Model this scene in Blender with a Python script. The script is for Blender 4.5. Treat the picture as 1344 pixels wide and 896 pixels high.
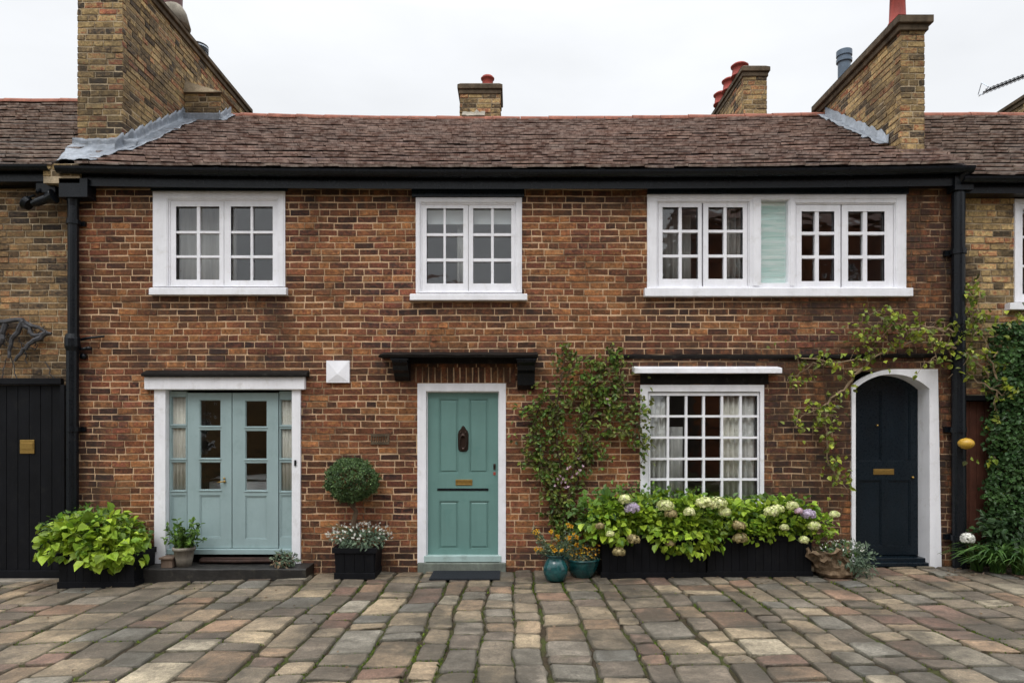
import bpy, bmesh, math, random
from mathutils import Vector, noise, Matrix
R_ = math.radians
sc = bpy.context.scene
for o in list(bpy.data.objects): bpy.data.objects.remove(o)
COL = sc.collection

# ------------------------------------------------------------------ camera
CAM_D, CAM_H, F = 8.3, 1.71, 896.0
cd = bpy.data.cameras.new('camera'); cam = bpy.data.objects.new('camera', cd); COL.objects.link(cam)
cd.sensor_width = 36; cd.lens = 24; cd.shift_y = 112/1344; cd.clip_end = 2000; cd.clip_start = 0.05
cam.location = (0, -CAM_D, CAM_H); cam.rotation_euler = (R_(90), 0, 0)
sc.camera = cam
# ------------------------------------------------------------------ overcast sky
SUN_EL, SUN_AZ = R_(52), R_(205)      # azimuth from +Y, clockwise
w = bpy.data.worlds.new('World'); sc.world = w; w.use_nodes = True
nt = w.node_tree; nt.nodes.clear(); N = nt.nodes.new; L = nt.links.new
wo = N('ShaderNodeOutputWorld'); bg = N('ShaderNodeBackground'); bg.inputs[1].default_value = 0.1
sky = N('ShaderNodeTexSky'); sky.sky_type = 'NISHITA'; sky.sun_disc = False
sky.sun_elevation = SUN_EL; sky.sun_rotation = SUN_AZ
tc = N('ShaderNodeTexCoord'); sep = N('ShaderNodeSeparateXYZ'); L(tc.outputs['Generated'], sep.inputs[0])
cr = N('ShaderNodeValToRGB'); L(sep.outputs['Z'], cr.inputs[0])          # overcast: zenith brighter than horizon
e = cr.color_ramp.elements
e[0].position = 0.0; e[0].color = (.28, .29, .30, 1)
e[1].position = 1.0; e[1].color = (1.25, 1.27, 1.3, 1)
for p, c in ((.30, (.335, .342, .35, 1)), (.52, (.345, .352, .362, 1)), (.72, (.85, .87, .90, 1))):
    q = e.new(p); q.color = c
mp = N('ShaderNodeMapping'); mp.inputs['Scale'].default_value = (1.2, 1.2, 3.0); L(tc.outputs['Generated'], mp.inputs[0])
nz = N('ShaderNodeTexNoise'); nz.inputs['Scale'].default_value = 1.7; nz.inputs['Detail'].default_value = 5; L(mp.outputs[0], nz.inputs[0])
mr = N('ShaderNodeMapRange'); mr.inputs[1].default_value = .3; mr.inputs[2].default_value = .7
mr.inputs[3].default_value = 22.8; mr.inputs[4].default_value = 28.0; L(nz.outputs[0], mr.inputs[0])
vm = N('ShaderNodeVectorMath'); vm.operation = 'SCALE'; L(cr.outputs[0], vm.inputs[0]); L(mr.outputs[0], vm.inputs['Scale'])
mx = N('ShaderNodeMix'); mx.data_type = 'RGBA'; mx.inputs['Factor'].default_value = .94
L(sky.outputs[0], mx.inputs['A']); L(vm.outputs[0], mx.inputs['B']); L(mx.outputs['Result'], bg.inputs[0]); L(bg.outputs[0], wo.inputs[0])
sd = bpy.data.lights.new('sun', 'SUN'); sd.energy = 0.9; sd.angle = R_(25); sd.color = (1, .97, .92)
sun = bpy.data.objects.new('sun', sd); COL.objects.link(sun)
dirv = Vector((math.sin(SUN_AZ)*math.cos(SUN_EL), math.cos(SUN_AZ)*math.cos(SUN_EL), math.sin(SUN_EL)))
sun.rotation_euler = dirv.to_track_quat('Z', 'Y').to_euler()
vs = sc.view_settings; vs.view_transform = 'Standard'; vs.look = 'None'; vs.exposure = 0.19; vs.gamma = 1; vs.use_curve_mapping = False
sc.render.resolution_x = 1024; sc.render.resolution_y = 682

# ------------------------------------------------------------------ helpers
def PX(x, Y=0): return (x-672)/F*(CAM_D+Y)
def PZ(y, Y=0): return CAM_H+(560-y)/F*(CAM_D+Y)
def gz(X):       # the yard falls gently to the left
    pts = [(-40, -.25), (-6.2, -.16), (-4.3, -.11), (-2, -.05), (0, -.03), (5.3, .02), (40, .05)]
    for (a, b), (c, d) in zip(pts, pts[1:]):
        if X <= c: return b+(d-b)*max(0, (X-a))/(c-a)
    return .05
def nz1(a, b, s=0.0): return noise.noise(Vector((a, b, s)))

class MB:
    def __init__(s): s.V = []; s.F = []; s.M = []; s.T = []
    def face(s, pts, mi=0, t=(.5, .5, .5, 1)):
        n = len(s.V); s.V.extend([tuple(p) for p in pts]); s.F.append(tuple(range(n, n+len(pts)))); s.M.append(mi); s.T.append(t)
    def mesh(s, verts, faces, mi=0, t=(.5, .5, .5, 1)):
        n = len(s.V); s.V.extend([tuple(p) for p in verts])
        for f in faces: s.F.append(tuple(n+i for i in f)); s.M.append(mi); s.T.append(t)
    def box(s, x0, x1, y0, y1, z0, z1, mi=0, t=(.5, .5, .5, 1)):
        if x0 > x1: x0, x1 = x1, x0
        if y0 > y1: y0, y1 = y1, y0
        if z0 > z1: z0, z1 = z1, z0
        v = [(x0,y0,z0),(x1,y0,z0),(x1,y1,z0),(x0,y1,z0),(x0,y0,z1),(x1,y0,z1),(x1,y1,z1),(x0,y1,z1)]
        s.mesh(v, [(0,3,2,1),(4,5,6,7),(0,1,5,4),(1,2,6,5),(2,3,7,6),(3,0,4,7)], mi, t)
    def tube(s, pts, rads, n=8, mi=0, t=(.5, .5, .5, 1), caps=True):
        pts = [Vector(p) for p in pts]
        if not hasattr(rads, '__len__'): rads = [rads]*len(pts)
        V = []; Fc = []
        prev = None
        for i, p in enumerate(pts):
            d = (pts[min(i+1, len(pts)-1)]-pts[max(i-1, 0)])
            if d.length < 1e-7: d = Vector((0, 0, 1))
            d.normalize()
            if prev is None: a = d.orthogonal().normalized()
            else:
                a = prev-d*prev.dot(d)
                a = a.normalized() if a.length > 1e-5 else d.orthogonal().normalized()
            prev = a; b = d.cross(a)
            for k in range(n):
                an = 2*math.pi*k/n; V.append(p+(a*math.cos(an)+b*math.sin(an))*rads[i])
        for i in range(len(pts)-1):
            for k in range(n): Fc.append((i*n+k, i*n+(k+1) % n, (i+1)*n+(k+1) % n, (i+1)*n+k))
        if caps: Fc.append(tuple(range(n))[::-1]); Fc.append(tuple((len(pts)-1)*n+k for k in range(n)))
        s.mesh(V, Fc, mi, t)
    def lathe(s, c, prof, n=24, mi=0, t=(.5, .5, .5, 1), tilt=None, cap=True):
        V = []; Fc = []
        for (r, z) in prof:
            for k in range(n):
                an = 2*math.pi*k/n; p = Vector((r*math.cos(an), r*math.sin(an), z))
                if tilt: p = tilt @ p
                V.append(p+Vector(c))
        for i in range(len(prof)-1):
            for k in range(n): Fc.append((i*n+k, i*n+(k+1) % n, (i+1)*n+(k+1) % n, (i+1)*n+k))
        if cap: Fc.append(tuple(range(n))[::-1]); Fc.append(tuple((len(prof)-1)*n+k for k in range(n)))
        s.mesh(V, Fc, mi, t)
    def plate(s, x0, x1, z0, z1, holes, yf, yb, mi=0, t=(.5, .5, .5, 1), back=True):
        """upright plate facing -Y with rectangular holes"""
        xs = sorted({x0, x1, *[min(max(h[i], x0), x1) for h in holes for i in (0, 1)]})
        zs = sorted({z0, z1, *[min(max(h[i], z0), z1) for h in holes for i in (2, 3)]})
        def solid(i, j):
            if i < 0 or j < 0 or i >= len(xs)-1 or j >= len(zs)-1: return False
            cx = (xs[i]+xs[i+1])/2; cz = (zs[j]+zs[j+1])/2
            return not any(h[0] < cx < h[1] and h[2] < cz < h[3] for h in holes)
        for i in range(len(xs)-1):
            for j in range(len(zs)-1):
                if not solid(i, j): continue
                a, b, c, d = xs[i], xs[i+1], zs[j], zs[j+1]
                s.face([(a, yf, c), (b, yf, c), (b, yf, d), (a, yf, d)], mi, t)
                if back: s.face([(a, yb, c), (a, yb, d), (b, yb, d), (b, yb, c)], mi, t)
                if not solid(i-1, j): s.face([(a, yf, c), (a, yf, d), (a, yb, d), (a, yb, c)], mi, t)
                if not solid(i+1, j): s.face([(b, yf, c), (b, yb, c), (b, yb, d), (b, yf, d)], mi, t)
                if not solid(i, j-1): s.face([(a, yf, c), (a, yb, c), (b, yb, c), (b, yf, c)], mi, t)
                if not solid(i, j+1): s.face([(a, yf, d), (b, yf, d), (b, yb, d), (a, yb, d)], mi, t)
    def build(s, name, mats, parent=None, smooth=False, bevel=0, merge=False, sub=0, solid=0):
        if not isinstance(mats, (list, tuple)): mats = [mats]
        me = bpy.data.meshes.new(name); me.from_pydata(s.V, [], s.F)
        for m in mats: me.materials.append(m)
        me.polygons.foreach_set('material_index', s.M)
        at = me.attributes.new('tint', 'FLOAT_COLOR', 'FACE')
        at.data.foreach_set('color', [c for t in s.T for c in t])
        if smooth: me.polygons.foreach_set('use_smooth', [True]*len(s.F))
        if bevel or merge or sub or solid:
            bm = bmesh.new(); bm.from_mesh(me); bmesh.ops.remove_doubles(bm, verts=bm.verts, dist=1e-5); bm.to_mesh(me); bm.free()
        me.update()
        o = bpy.data.objects.new(name, me); COL.objects.link(o)
        if solid: m = o.modifiers.new('t', 'SOLIDIFY'); m.thickness = solid
        if bevel:
            m = o.modifiers.new('b', 'BEVEL'); m.width = bevel; m.segments = 2; m.limit_method = 'ANGLE'; m.angle_limit = R_(40); m.harden_normals = False
        if sub: m = o.modifiers.new('s', 'SUBSURF'); m.levels = sub; m.render_levels = sub
        if parent:
            o.parent = parent; o.matrix_parent_inverse = Matrix.Translation(parent_world(parent)).inverted()
        return o
def parent_world(p):
    return Vector(p.location) if p.type == 'EMPTY' else Vector((0, 0, 0))
def tag(o, label=None, cat=None, group=None, kind=None):
    if label: o['label'] = label
    if cat: o['category'] = cat
    if group: o['group'] = group
    if kind: o['kind'] = kind
    return o
def thing(name, loc, label, cat, group=None):
    o = bpy.data.objects.new(name, None); COL.objects.link(o); o.location = loc; o.empty_display_size = .1
    return tag(o, label, cat, group)

# ------------------------------------------------------------------ materials
class NB:
    def __init__(s, name):
        s.m = bpy.data.materials.new(name); s.m.use_nodes = True; s.t = s.m.node_tree; s.t.nodes.clear()
        s.out = s.t.nodes.new('ShaderNodeOutputMaterial')
        s.geo = s.n('ShaderNodeNewGeometry'); s.pos = s.geo.outputs['Position']
        s.att = s.n('ShaderNodeAttribute'); s.att.attribute_name = 'tint'
        s.sp = s.n('ShaderNodeSeparateColor'); s.l(s.att.outputs['Color'], s.sp.inputs[0])
    def n(s, k): return s.t.nodes.new(k)
    def l(s, a, b): s.t.links.new(a, b)
    def set(s, inp, v):
        if isinstance(v, bpy.types.NodeSocket): s.l(v, inp)
        else: inp.default_value = v
    def noise(s, scale, detail=4, rough=.55, stretch=None, off=None):
        v = s.pos
        if stretch or off:
            mp = s.n('ShaderNodeMapping'); s.l(v, mp.inputs[0]); mp.inputs['Scale'].default_value = stretch or (1, 1, 1)
            if off: mp.inputs['Location'].default_value = off
            v = mp.outputs[0]
        t = s.n('ShaderNodeTexNoise'); t.inputs['Scale'].default_value = scale; t.inputs['Detail'].default_value = detail; t.inputs['Roughness'].default_value = rough
        s.l(v, t.inputs[0]); return t.outputs[0]
    def ramp(s, fac, stops, interp='LINEAR'):
        r = s.n('ShaderNodeValToRGB'); s.set(r.inputs[0], fac); r.color_ramp.interpolation = interp
        e = r.color_ramp.elements
        while len(e) < len(stops): e.new(.5)
        for x, (p, c) in zip(e, stops):
            x.position = p; x.color = (*c, 1) if hasattr(c, '__len__') else (c, c, c, 1)
        return r.outputs[0]
    def rng(s, v, a, b, c, d):
        r = s.n('ShaderNodeMapRange'); s.set(r.inputs[0], v)
        for i, q in enumerate((a, b, c, d)): s.set(r.inputs[i+1], q)
        return r.outputs[0]
    def math(s, op, a, b=0.0, clamp=False):
        r = s.n('ShaderNodeMath'); r.operation = op; r.use_clamp = clamp; s.set(r.inputs[0], a); s.set(r.inputs[1], b); return r.outputs[0]
    def mix(s, f, a, b, mode='MIX'):
        r = s.n('ShaderNodeMix'); r.data_type = 'RGBA'; r.blend_type = mode; s.set(r.inputs['Factor'], f)
        s.set(r.inputs['A'], (*a, 1) if isinstance(a, tuple) else a); s.set(r.inputs['B'], (*b, 1) if isinstance(b, tuple) else b)
        return r.outputs['Result']
    def mul(s, c, f):       # colour times scalar
        r = s.n('ShaderNodeVectorMath'); r.operation = 'SCALE'; s.set(r.inputs[0], c); s.set(r.inputs['Scale'], f); return r.outputs[0]
    def bump(s, h, strength=.5, dist=.01, nrm=None):
        b = s.n('ShaderNodeBump'); b.inputs['Strength'].default_value = strength; b.inputs['Distance'].default_value = dist; s.l(h, b.inputs['Height'])
        if nrm: s.l(nrm, b.inputs['Normal'])
        return b.outputs[0]
    def bsdf(s, col, rough=.6, nrm=None, metal=0.0, spec=.5, trans=0.0):
        b = s.n('ShaderNodeBsdfPrincipled'); s.set(b.inputs['Base Color'], (*col, 1) if isinstance(col, tuple) else col)
        s.set(b.inputs['Roughness'], rough); s.set(b.inputs['Metallic'], metal); s.set(b.inputs['Specular IOR Level'], spec)
        if nrm: s.l(nrm, b.inputs['Normal'])
        sh = b.outputs[0]
        if trans:
            tr = s.n('ShaderNodeBsdfTranslucent'); s.set(tr.inputs[0], col); mxs = s.n('ShaderNodeMixShader'); mxs.inputs[0].default_value = trans
            s.l(sh, mxs.inputs[1]); s.l(tr.outputs[0], mxs.inputs[2]); sh = mxs.outputs[0]
        s.l(sh, s.out.inputs[0]); return s.m

def brick_mat(name, stops, zone_col, zone_amt=.5, soot=.5, val=1.0, sidesoot=1.0, dark_bands=()):
    b = NB(name)
    mot = b.noise(17, 6, .72, (1, 1, 1.5)); base = b.ramp(b.math('ADD', b.sp.outputs[0], b.rng(mot, .25, .75, -.42, .42), True), stops)
    zone = b.rng(b.noise(.8, 3), .42, .62, 0, zone_amt)
    zz = b.math('MULTIPLY', zone, b.rng(b.sp.outputs[1], 0, 1, .35, 1.2), True)
    c = b.mix(zz, base, zone_col)
    f = b.noise(38, 6, .7); f2 = b.noise(9, 4, .6)
    c = b.mul(c, b.rng(f, .28, .72, .38*val, 1.6*val))
    c = b.mul(c, b.rng(f2, .3, .7, .72, 1.28))
    c = b.mul(c, b.rng(b.noise(.55, 4, .6, None, (8, 1, 2)), .35, .65, .70, 1.18))
    c = b.mul(c, b.rng(b.sp.outputs[1], 0, 1, .72, 1.22))
    sx = b.n('ShaderNodeSeparateXYZ'); b.l(b.pos, sx.inputs[0])
    so = b.rng(b.noise(1.3, 6, .65, (1, 1, 2.2)), .47, .66, 0, soot)      # soot patches
    if dark_bands:      # darker noisy bands under sills, ledges and eaves, and along wall edges
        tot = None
        for (xa, xb, za, zb) in dark_bands:
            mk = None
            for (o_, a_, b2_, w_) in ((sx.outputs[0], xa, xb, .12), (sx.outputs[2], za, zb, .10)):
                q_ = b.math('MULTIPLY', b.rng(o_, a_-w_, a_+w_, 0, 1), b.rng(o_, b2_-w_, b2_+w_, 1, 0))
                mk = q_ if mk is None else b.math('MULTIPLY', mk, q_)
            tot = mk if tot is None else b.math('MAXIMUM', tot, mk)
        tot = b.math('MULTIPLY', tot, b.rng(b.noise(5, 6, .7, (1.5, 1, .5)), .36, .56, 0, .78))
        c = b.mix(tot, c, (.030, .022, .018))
    pit = b.rng(b.noise(75, 4, .8), .60, .68, 0, .75); c = b.mix(pit, c, (.018, .013, .011))
    so = b.math('MULTIPLY', so, b.rng(sx.outputs[0], 2.6, 4.0, 1.0, sidesoot), True)
    c = b.mix(so, c, (.028, .022, .02))
    lime = b.rng(b.noise(14, 6, .75, None, (3, 7, 1)), .66, .74, 0, .55)  # lime smears
    c = b.mix(lime, c, (.42, .33, .23))
    h = b.math('ADD', f, b.math('MULTIPLY', b.noise(120, 3), .5))
    return b.bsdf(c, b.rng(f2, .3, .7, .75, .95), b.bump(h, .9, .005), spec=.25)
MAIN = [(0, (.040, .022, .018)), (.12, (.078, .033, .025)), (.26, (.130, .047, .029)), (.40, (.172, .070, .034)), (.52, (.205, .071, .036)),
        (.62, (.150, .040, .031)), (.74, (.215, .088, .038)), (.88, (.25, .118, .050)), (.97, (.36, .12, .04)), (1, (.28, .15, .07))]
STOCK = [(0, (.045, .035, .026)), (.15, (.13, .088, .052)), (.35, (.27, .185, .088)), (.55, (.38, .265, .12)), (.75, (.46, .335, .16)), (.9, (.40, .20, .09)), (1, (.28, .10, .055))]
STOCKD = [(0, (.035, .027, .022)), (.2, (.10, .068, .042)), (.45, (.20, .125, .06)), (.7, (.29, .185, .083)), (.9, (.26, .11, .055)), (1, (.36, .235, .11))]
def mortar_mat(name, col, dark, thr):
    b = NB(name); f = b.noise(60, 5, .7); g = b.noise(1.5, 6, .65)
    sx = b.n('ShaderNodeSeparateXYZ'); b.l(b.pos, sx.inputs[0])
    side = b.math('MULTIPLY', b.rng(sx.outputs[0], 2.6, 4.0, 0, thr[2]), b.rng(b.noise(3, 5, .7), .35, .6, .3, 1.3))
    d = b.math('ADD', b.rng(g, thr[0], thr[1], 0, 1), side, True)
    c = b.mix(d, col, dark); c = b.mul(c, b.rng(f, .3, .7, .7, 1.25))
    return b.bsdf(c, .95, b.bump(f, .8, .004), spec=.1)
M = {}
DARK_BANDS = [(-4.5, -2.6, 3.02, 3.3), (-1.35, .35, 3.0, 3.25), (1.55, 5.1, 3.0, 3.3), (-4.6, -2.4, 2.42, 2.62), (-1.7, .45, 2.2, 2.68), (1.2, 4.9, 2.2, 2.75), (3.0, 5.4, -.2, 2.4), (-5.3, -4.9, -.2, 2.0), (-2.6, 1.2, -.2, .25), (4.75, 5.4, 2.0, 4.7), (-5.3, 5.4, 4.35, 4.7)]
M['brick'] = brick_mat('red_brown_brick', MAIN, (.285, .120, .036), .46, .5, 1.05, 1.6, DARK_BANDS)
M['brick_l'] = brick_mat('dark_stock_brick', STOCKD, (.23, .135, .055), .5, .6)
M['brick_y'] = brick_mat('yellow_stock_brick', STOCK, (.33, .23, .10), .4, .55)
M['mortar'] = mortar_mat('tan_mortar', (.62, .43, .27), (.13, .088, .055), (.48, .66, .9))
M['mortar_y'] = mortar_mat('grey_mortar', (.46, .37, .25), (.09, .07, .05), (.42, .62, .0))

def paint(name, col, rough=.45, var=.12, bump=.15, dirt=None, dscale=3, spec=.4, grain=None):
    b = NB(name); f = b.noise(45, 5, .6, grain); g = b.noise(dscale, 6, .65)
    c = b.mul(b.mix(0.0, col, col), b.rng(g, .3, .7, 1-var, 1+var*.6))
    if dirt: c = b.mix(b.rng(b.noise(dscale*2.3, 7, .7), .55, .75, 0, .6), c, dirt)
    st = b.noise(3.2, 7, .72, (2.2, 2.2, .35)); c = b.mul(c, b.rng(st, .32, .68, 1-var*1.1, 1+var*.5))
    return b.bsdf(c, b.rng(f, .3, .7, rough-.06, rough+.1), b.bump(f, bump, .004), spec=spec)
M['white'] = paint('white_gloss_paint', (.84, .84, .875), .4, .08, .3, (.60, .58, .55), 3.2)
M['white_wall'] = paint('white_masonry_paint', (.82, .82, .85), .7, .07, .5, (.50, .48, .45), 2.4, .2)
M['sage'] = paint('sage_blue_paint', (.29, .385, .39), .42, .07, .2, (.2, .28, .27), 2, grain=(4, 4, .4))
M['teal'] = paint('muted_teal_paint', (.135, .255, .232), .42, .07, .2, (.10, .22, .20), 2, grain=(4, 4, .4))
M['teal_sill'] = paint('pale_teal_sill', (.38, .50, .48), .5, .12, .3, (.2, .24, .22), 4)
M['black'] = paint('black_gloss_paint', (.005, .007, .010), .30, .25, .15, (.018, .019, .02), 3, .28)
M['navy'] = paint('blue_black_paint', (.006, .012, .018), .28, .2, .12, (.010, .016, .02), 3, .28)
M['blackwood'] = paint('black_stained_wood', (.0065, .007, .009), .55, .3, .6, (.018, .017, .015), 4, .14, (3, 3, .3))
M['darkwood'] = paint('weathered_dark_timber', (.012, .010, .009), .7, .35, .9, (.07, .066, .06), 6, .15, (.5, 3, 3))
M['gatewood'] = paint('red_brown_boards', (.095, .035, .022), .65, .3, .8, (.03, .014, .011), 5, .25, (4, 4, .3))
M['slate'] = paint('damp_dark_stone', (.030, .028, .026), .5, .35, 1.0, (.10, .09, .07), 5, .3)
M['stonepot'] = paint('grey_stone_pot', (.26, .23, .19), .8, .3, 1.0, (.09, .10, .06), 9, .2)
M['terra'] = paint('terracotta_ridge', (.30, .115, .075), .75, .3, .8, (.14, .09, .07), 5, .2)
M['redpot'] = paint('red_clay_pot', (.34, .062, .046), .7, .3, .5, (.12, .05, .04), 6, .3)
M['brownpot'] = paint('brown_clay_pot', (.11, .035, .03), .5, .25, .4, (.05, .02, .02), 6, .4)
M['lead'] = paint('lead_flashing', (.20, .225, .26), .5, .35, 1.2, (.55, .57, .60), 9, .5)
M['cement'] = paint('cement_flaunching', (.30, .27, .22), .9, .3, 1.0, (.10, .09, .07), 7, .1)
M['cap'] = paint('mossy_brick_cap', (.12, .09, .06), .85, .4, 1.2, (.05, .045, .03), 8, .15)
M['bluegrey'] = paint('blue_grey_metal_flue', (.10, .14, .19), .35, .2, .2, (.05, .06, .08), 5)
M['chrome'] = paint('pale_metal_band', (.55, .62, .70), .3, .1, .1, None)
b = NB('aged_brass'); M['brass'] = b.bsdf(b.mix(b.noise(40), (.50, .33, .10), (.28, .17, .05)), .38, None, .85)
b = NB('dark_bronze'); M['bronze'] = b.bsdf((.05, .032, .025), .35, b.bump(b.noise(90), .4, .004), .7)
b = NB('cream_curtain'); wv = b.noise(1, 4, .6, (28, 6, 1.2)); M['curtain'] = b.bsdf(b.mix(b.rng(wv, .3, .7, 0, 1), (.55, .54, .47), (.80, .79, .71)), .9, None, spec=.1, trans=.15)
b = NB('grey_net_curtain'); M['net'] = b.bsdf(b.mix(b.rng(b.noise(1, 4, .6, (22, 6, 1)), .3, .7, 0, 1), (.36, .36, .34), (.62, .62, .59)), .9, None, spec=.1)
b = NB('pale_green_blind'); M['blind'] = b.bsdf(b.mix(b.rng(b.noise(2, 5, .6, (1, 6, 14)), .4, .6, 0, 1), (.58, .80, .75), (.82, .93, .90)), .8, b.bump(b.noise(2, 5, .6, (1, 6, 14)), .5, .01), spec=.1)
b = NB('white_blind'); M['wblind'] = b.bsdf((.62, .66, .66), .8, None, spec=.1)
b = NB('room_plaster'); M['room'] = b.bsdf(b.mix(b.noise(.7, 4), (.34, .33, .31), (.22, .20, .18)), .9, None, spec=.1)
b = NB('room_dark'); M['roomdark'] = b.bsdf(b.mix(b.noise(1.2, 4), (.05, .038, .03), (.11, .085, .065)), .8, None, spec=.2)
b = NB('white_linen'); M['linen'] = b.bsdf((.72, .72, .72), .9, b.bump(b.noise(4, 4), .6, .04), spec=.1)
b = NB('rubber_mat'); M['mat'] = b.bsdf(b.mul(b.mix(0, (.018, .021, .026), (0, 0, 0)), b.rng(b.noise(200, 2), .3, .7, .6, 1.5)), .85, b.bump(b.noise(260, 2), 1, .006), spec=.2)
b = NB('teal_glaze'); g = b.noise(14, 7, .75); M['glaze'] = b.bsdf(b.mix(b.rng(g, .35, .65, 0, 1), (.004, .030, .036), (.015, .10, .10)), .14, None, spec=.7)
b = NB('yellow_enamel'); M['yellow'] = b.bsdf(b.mix(b.noise(20), (.60, .36, .04), (.42, .24, .03)), .35, None)
b = NB('red_plastic'); M['red'] = b.bsdf((.35, .06, .04), .4)
b = NB('yellow_leaf_heap'); M['soil'] = b.bsdf(b.mix(b.noise(30), (.03, .02, .012), (.06, .04, .025)), .95, b.bump(b.noise(50), 1, .02), spec=.1)
# window glass: clear pane with a fresnel reflection and old-glass waviness
b = NB('window_glass')
gl = b.n('ShaderNodeBsdfGlossy'); gl.inputs['Roughness'].default_value = 0.0; gl.inputs[0].default_value = (1, 1, 1, 1)
bp = b.bump(b.noise(1.6, 3, .5, (1, 1, 2.0)), .16, .05); b.l(bp, gl.inputs['Normal'])
tr = b.n('ShaderNodeBsdfTransparent'); tr.inputs[0].default_value = (.985, .99, .99, 1)
fr = b.n('ShaderNodeFresnel'); b.l(b.rng(b.geo.outputs['Backfacing'], 0, 1, 1.55, 1/1.55), fr.inputs[0])
ms = b.n('ShaderNodeMixShader'); b.l(b.math('MULTIPLY', fr.outputs[0], 1.25, True), ms.inputs[0]); b.l(tr.outputs[0], ms.inputs[1]); b.l(gl.outputs[0], ms.inputs[2]); b.l(ms.outputs[0], b.out.inputs[0])
M['glass'] = b.m
# roof tile: tint.r colour, edges paler
def tile_mat(name, stops):
    b = NB(name); c = b.ramp(b.sp.outputs[0], stops); f = b.noise(30, 6, .7)
    c = b.mul(c, b.rng(f, .3, .7, .6, 1.4)); c = b.mul(c, b.rng(b.noise(1.1, 5, .6), .35, .65, .75, 1.25))
    li = b.rng(b.noise(7, 7, .75), .60, .70, 0, .55); c = b.mix(li, c, (.26, .22, .17))
    mo = b.rng(b.noise(2.6, 6, .7, None, (4, 1, 9)), .60, .72, 0, .5); c = b.mix(mo, c, (.07, .07, .03))
    return b.bsdf(c, .8, b.bump(f, .8, .006), spec=.25)
M['tile'] = tile_mat('clay_roof_tile', [(0, (.050, .032, .028)), (.3, (.098, .058, .049)), (.6, (.145, .082, .064)), (.85, (.18, .098, .068)), (1, (.14, .11, .09))])
M['tile_l'] = tile_mat('brown_roof_tile', [(0, (.04, .032, .027)), (.4, (.085, .061, .047)), (.8, (.135, .092, .064)), (1, (.17, .12, .085))])
b = NB('skylit_tile_edge'); M['tedge'] = b.bsdf(b.mix(b.rng(b.noise(9, 5, .7), .38, .62, 0, 1), (.26, .17, .14), (.72, .60, .53)), .85, None, spec=.2)  # pale edge colour imitates the sky light caught by the tile fronts

def leaf_mat(name, c0, c1, trans=.28, rough=.45, spec=.4):
    b = NB(name); c = b.mix(b.sp.outputs[0], c0, c1); c = b.mul(c, b.rng(b.sp.outputs[1], 0, 1, .6, 1.35))
    c = b.mul(c, b.rng(b.noise(60, 3), .3, .7, .85, 1.15))
    return b.bsdf(c, rough, None, spec=spec, trans=trans)
M['lf_lime'] = leaf_mat('lime_leaf', (.12, .25, .022), (.44, .56, .05))
M['lf_mid'] = leaf_mat('mid_green_leaf', (.045, .11, .018), (.16, .27, .04))
M['lf_dark'] = leaf_mat('dark_green_leaf', (.018, .045, .016), (.06, .12, .035))
M['lf_ivy'] = leaf_mat('ivy_leaf', (.022, .06, .018), (.075, .15, .04), .2)
M['lf_grey'] = leaf_mat('grey_green_leaf', (.07, .11, .07), (.20, .27, .17))
M['lf_vine'] = leaf_mat('vine_leaf', (.075, .075, .028), (.24, .29, .05))
M['lf_ylw'] = leaf_mat('yellow_green_leaf', (.12, .20, .03), (.42, .46, .05))
M['lf_bronze'] = leaf_mat('faded_leaf', (.12, .075, .045), (.28, .20, .12))
M['fl_white'] = leaf_mat('white_petal', (.62, .62, .55), (.80, .80, .74), .2)
M['fl_cream'] = leaf_mat('cream_green_petal', (.46, .54, .16), (.78, .76, .44), .2)
M['fl_pink'] = leaf_mat('pink_petal', (.50, .30, .36), (.66, .50, .58), .2)
M['fl_lilac'] = leaf_mat('lilac_petal', (.42, .33, .47), (.66, .58, .68), .2)
M['fl_brown'] = leaf_mat('dried_petal', (.20, .16, .06), (.42, .34, .16), .15)
M['fl_gold'] = leaf_mat('golden_petal', (.60, .26, .02), (.72, .50, .05), .2)
b = NB('bark'); f = b.noise(25, 5, .7, (1, 1, .3)); M['bark'] = b.bsdf(b.mix(f, (.05, .032, .02), (.17, .12, .08)), .9, b.bump(f, .8, .006), spec=.15)
b = NB('pale_bark'); f = b.noise(25, 5, .7); M['palebark'] = b.bsdf(b.mix(f, (.14, .10, .06), (.38, .28, .18)), .9, None, spec=.15)
b = NB('green_stem'); M['stem'] = b.bsdf((.06, .10, .03), .6)
# paving
b = NB('york_stone')
c = b.ramp(b.sp.outputs[0], [(0, (.165, .132, .100)), (.15, (.225, .182, .132)), (.32, (.31, .24, .160)), (.50, (.40, .31, .200)), (.62, (.34, .225, .140)),
                             (.70, (.22, .130, .095)), (.78, (.21, .165, .125)), (.88, (.245, .222, .178)), (.94, (.19, .182, .160)), (1, (.46, .38, .26))])
f = b.noise(22, 7, .7); g = b.noise(3.5, 6, .65, (1, 1.6, 1)); h = b.noise(95, 4, .7)
c = b.mix(b.math('MULTIPLY', b.sp.outputs[2], b.rng(f, .35, .6, .2, .75)), c, (.045, .045, .022))
c = b.mul(c, b.rng(g, .3, .7, .62, 1.32)); c = b.mul(c, b.rng(f, .3, .7, .72, 1.25)); c = b.mul(c, b.rng(b.sp.outputs[1], 0, 1, .72, 1.28))
c = b.mul(c, b.rng(h, .3, .7, .62, 1.36))
c = b.mul(c, b.rng(b.noise(45, 5, .75, (1, 1.8, 1)), .3, .7, .72, 1.26))
c = b.mix(b.rng(b.noise(1.1, 8, .72, None, (2, 5, 0)), .42, .60, 0, .85), c, (.070, .060, .044))
c = b.mix(b.rng(b.noise(30, 6, .8, None, (2, 1, 0)), .58, .66, 0, .6), c, (.045, .038, .030))
c = b.mix(b.rng(b.noise(13, 6, .8, None, (7, 1, 0)), .62, .68, 0, .4), c, (.36, .33, .27))
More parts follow.
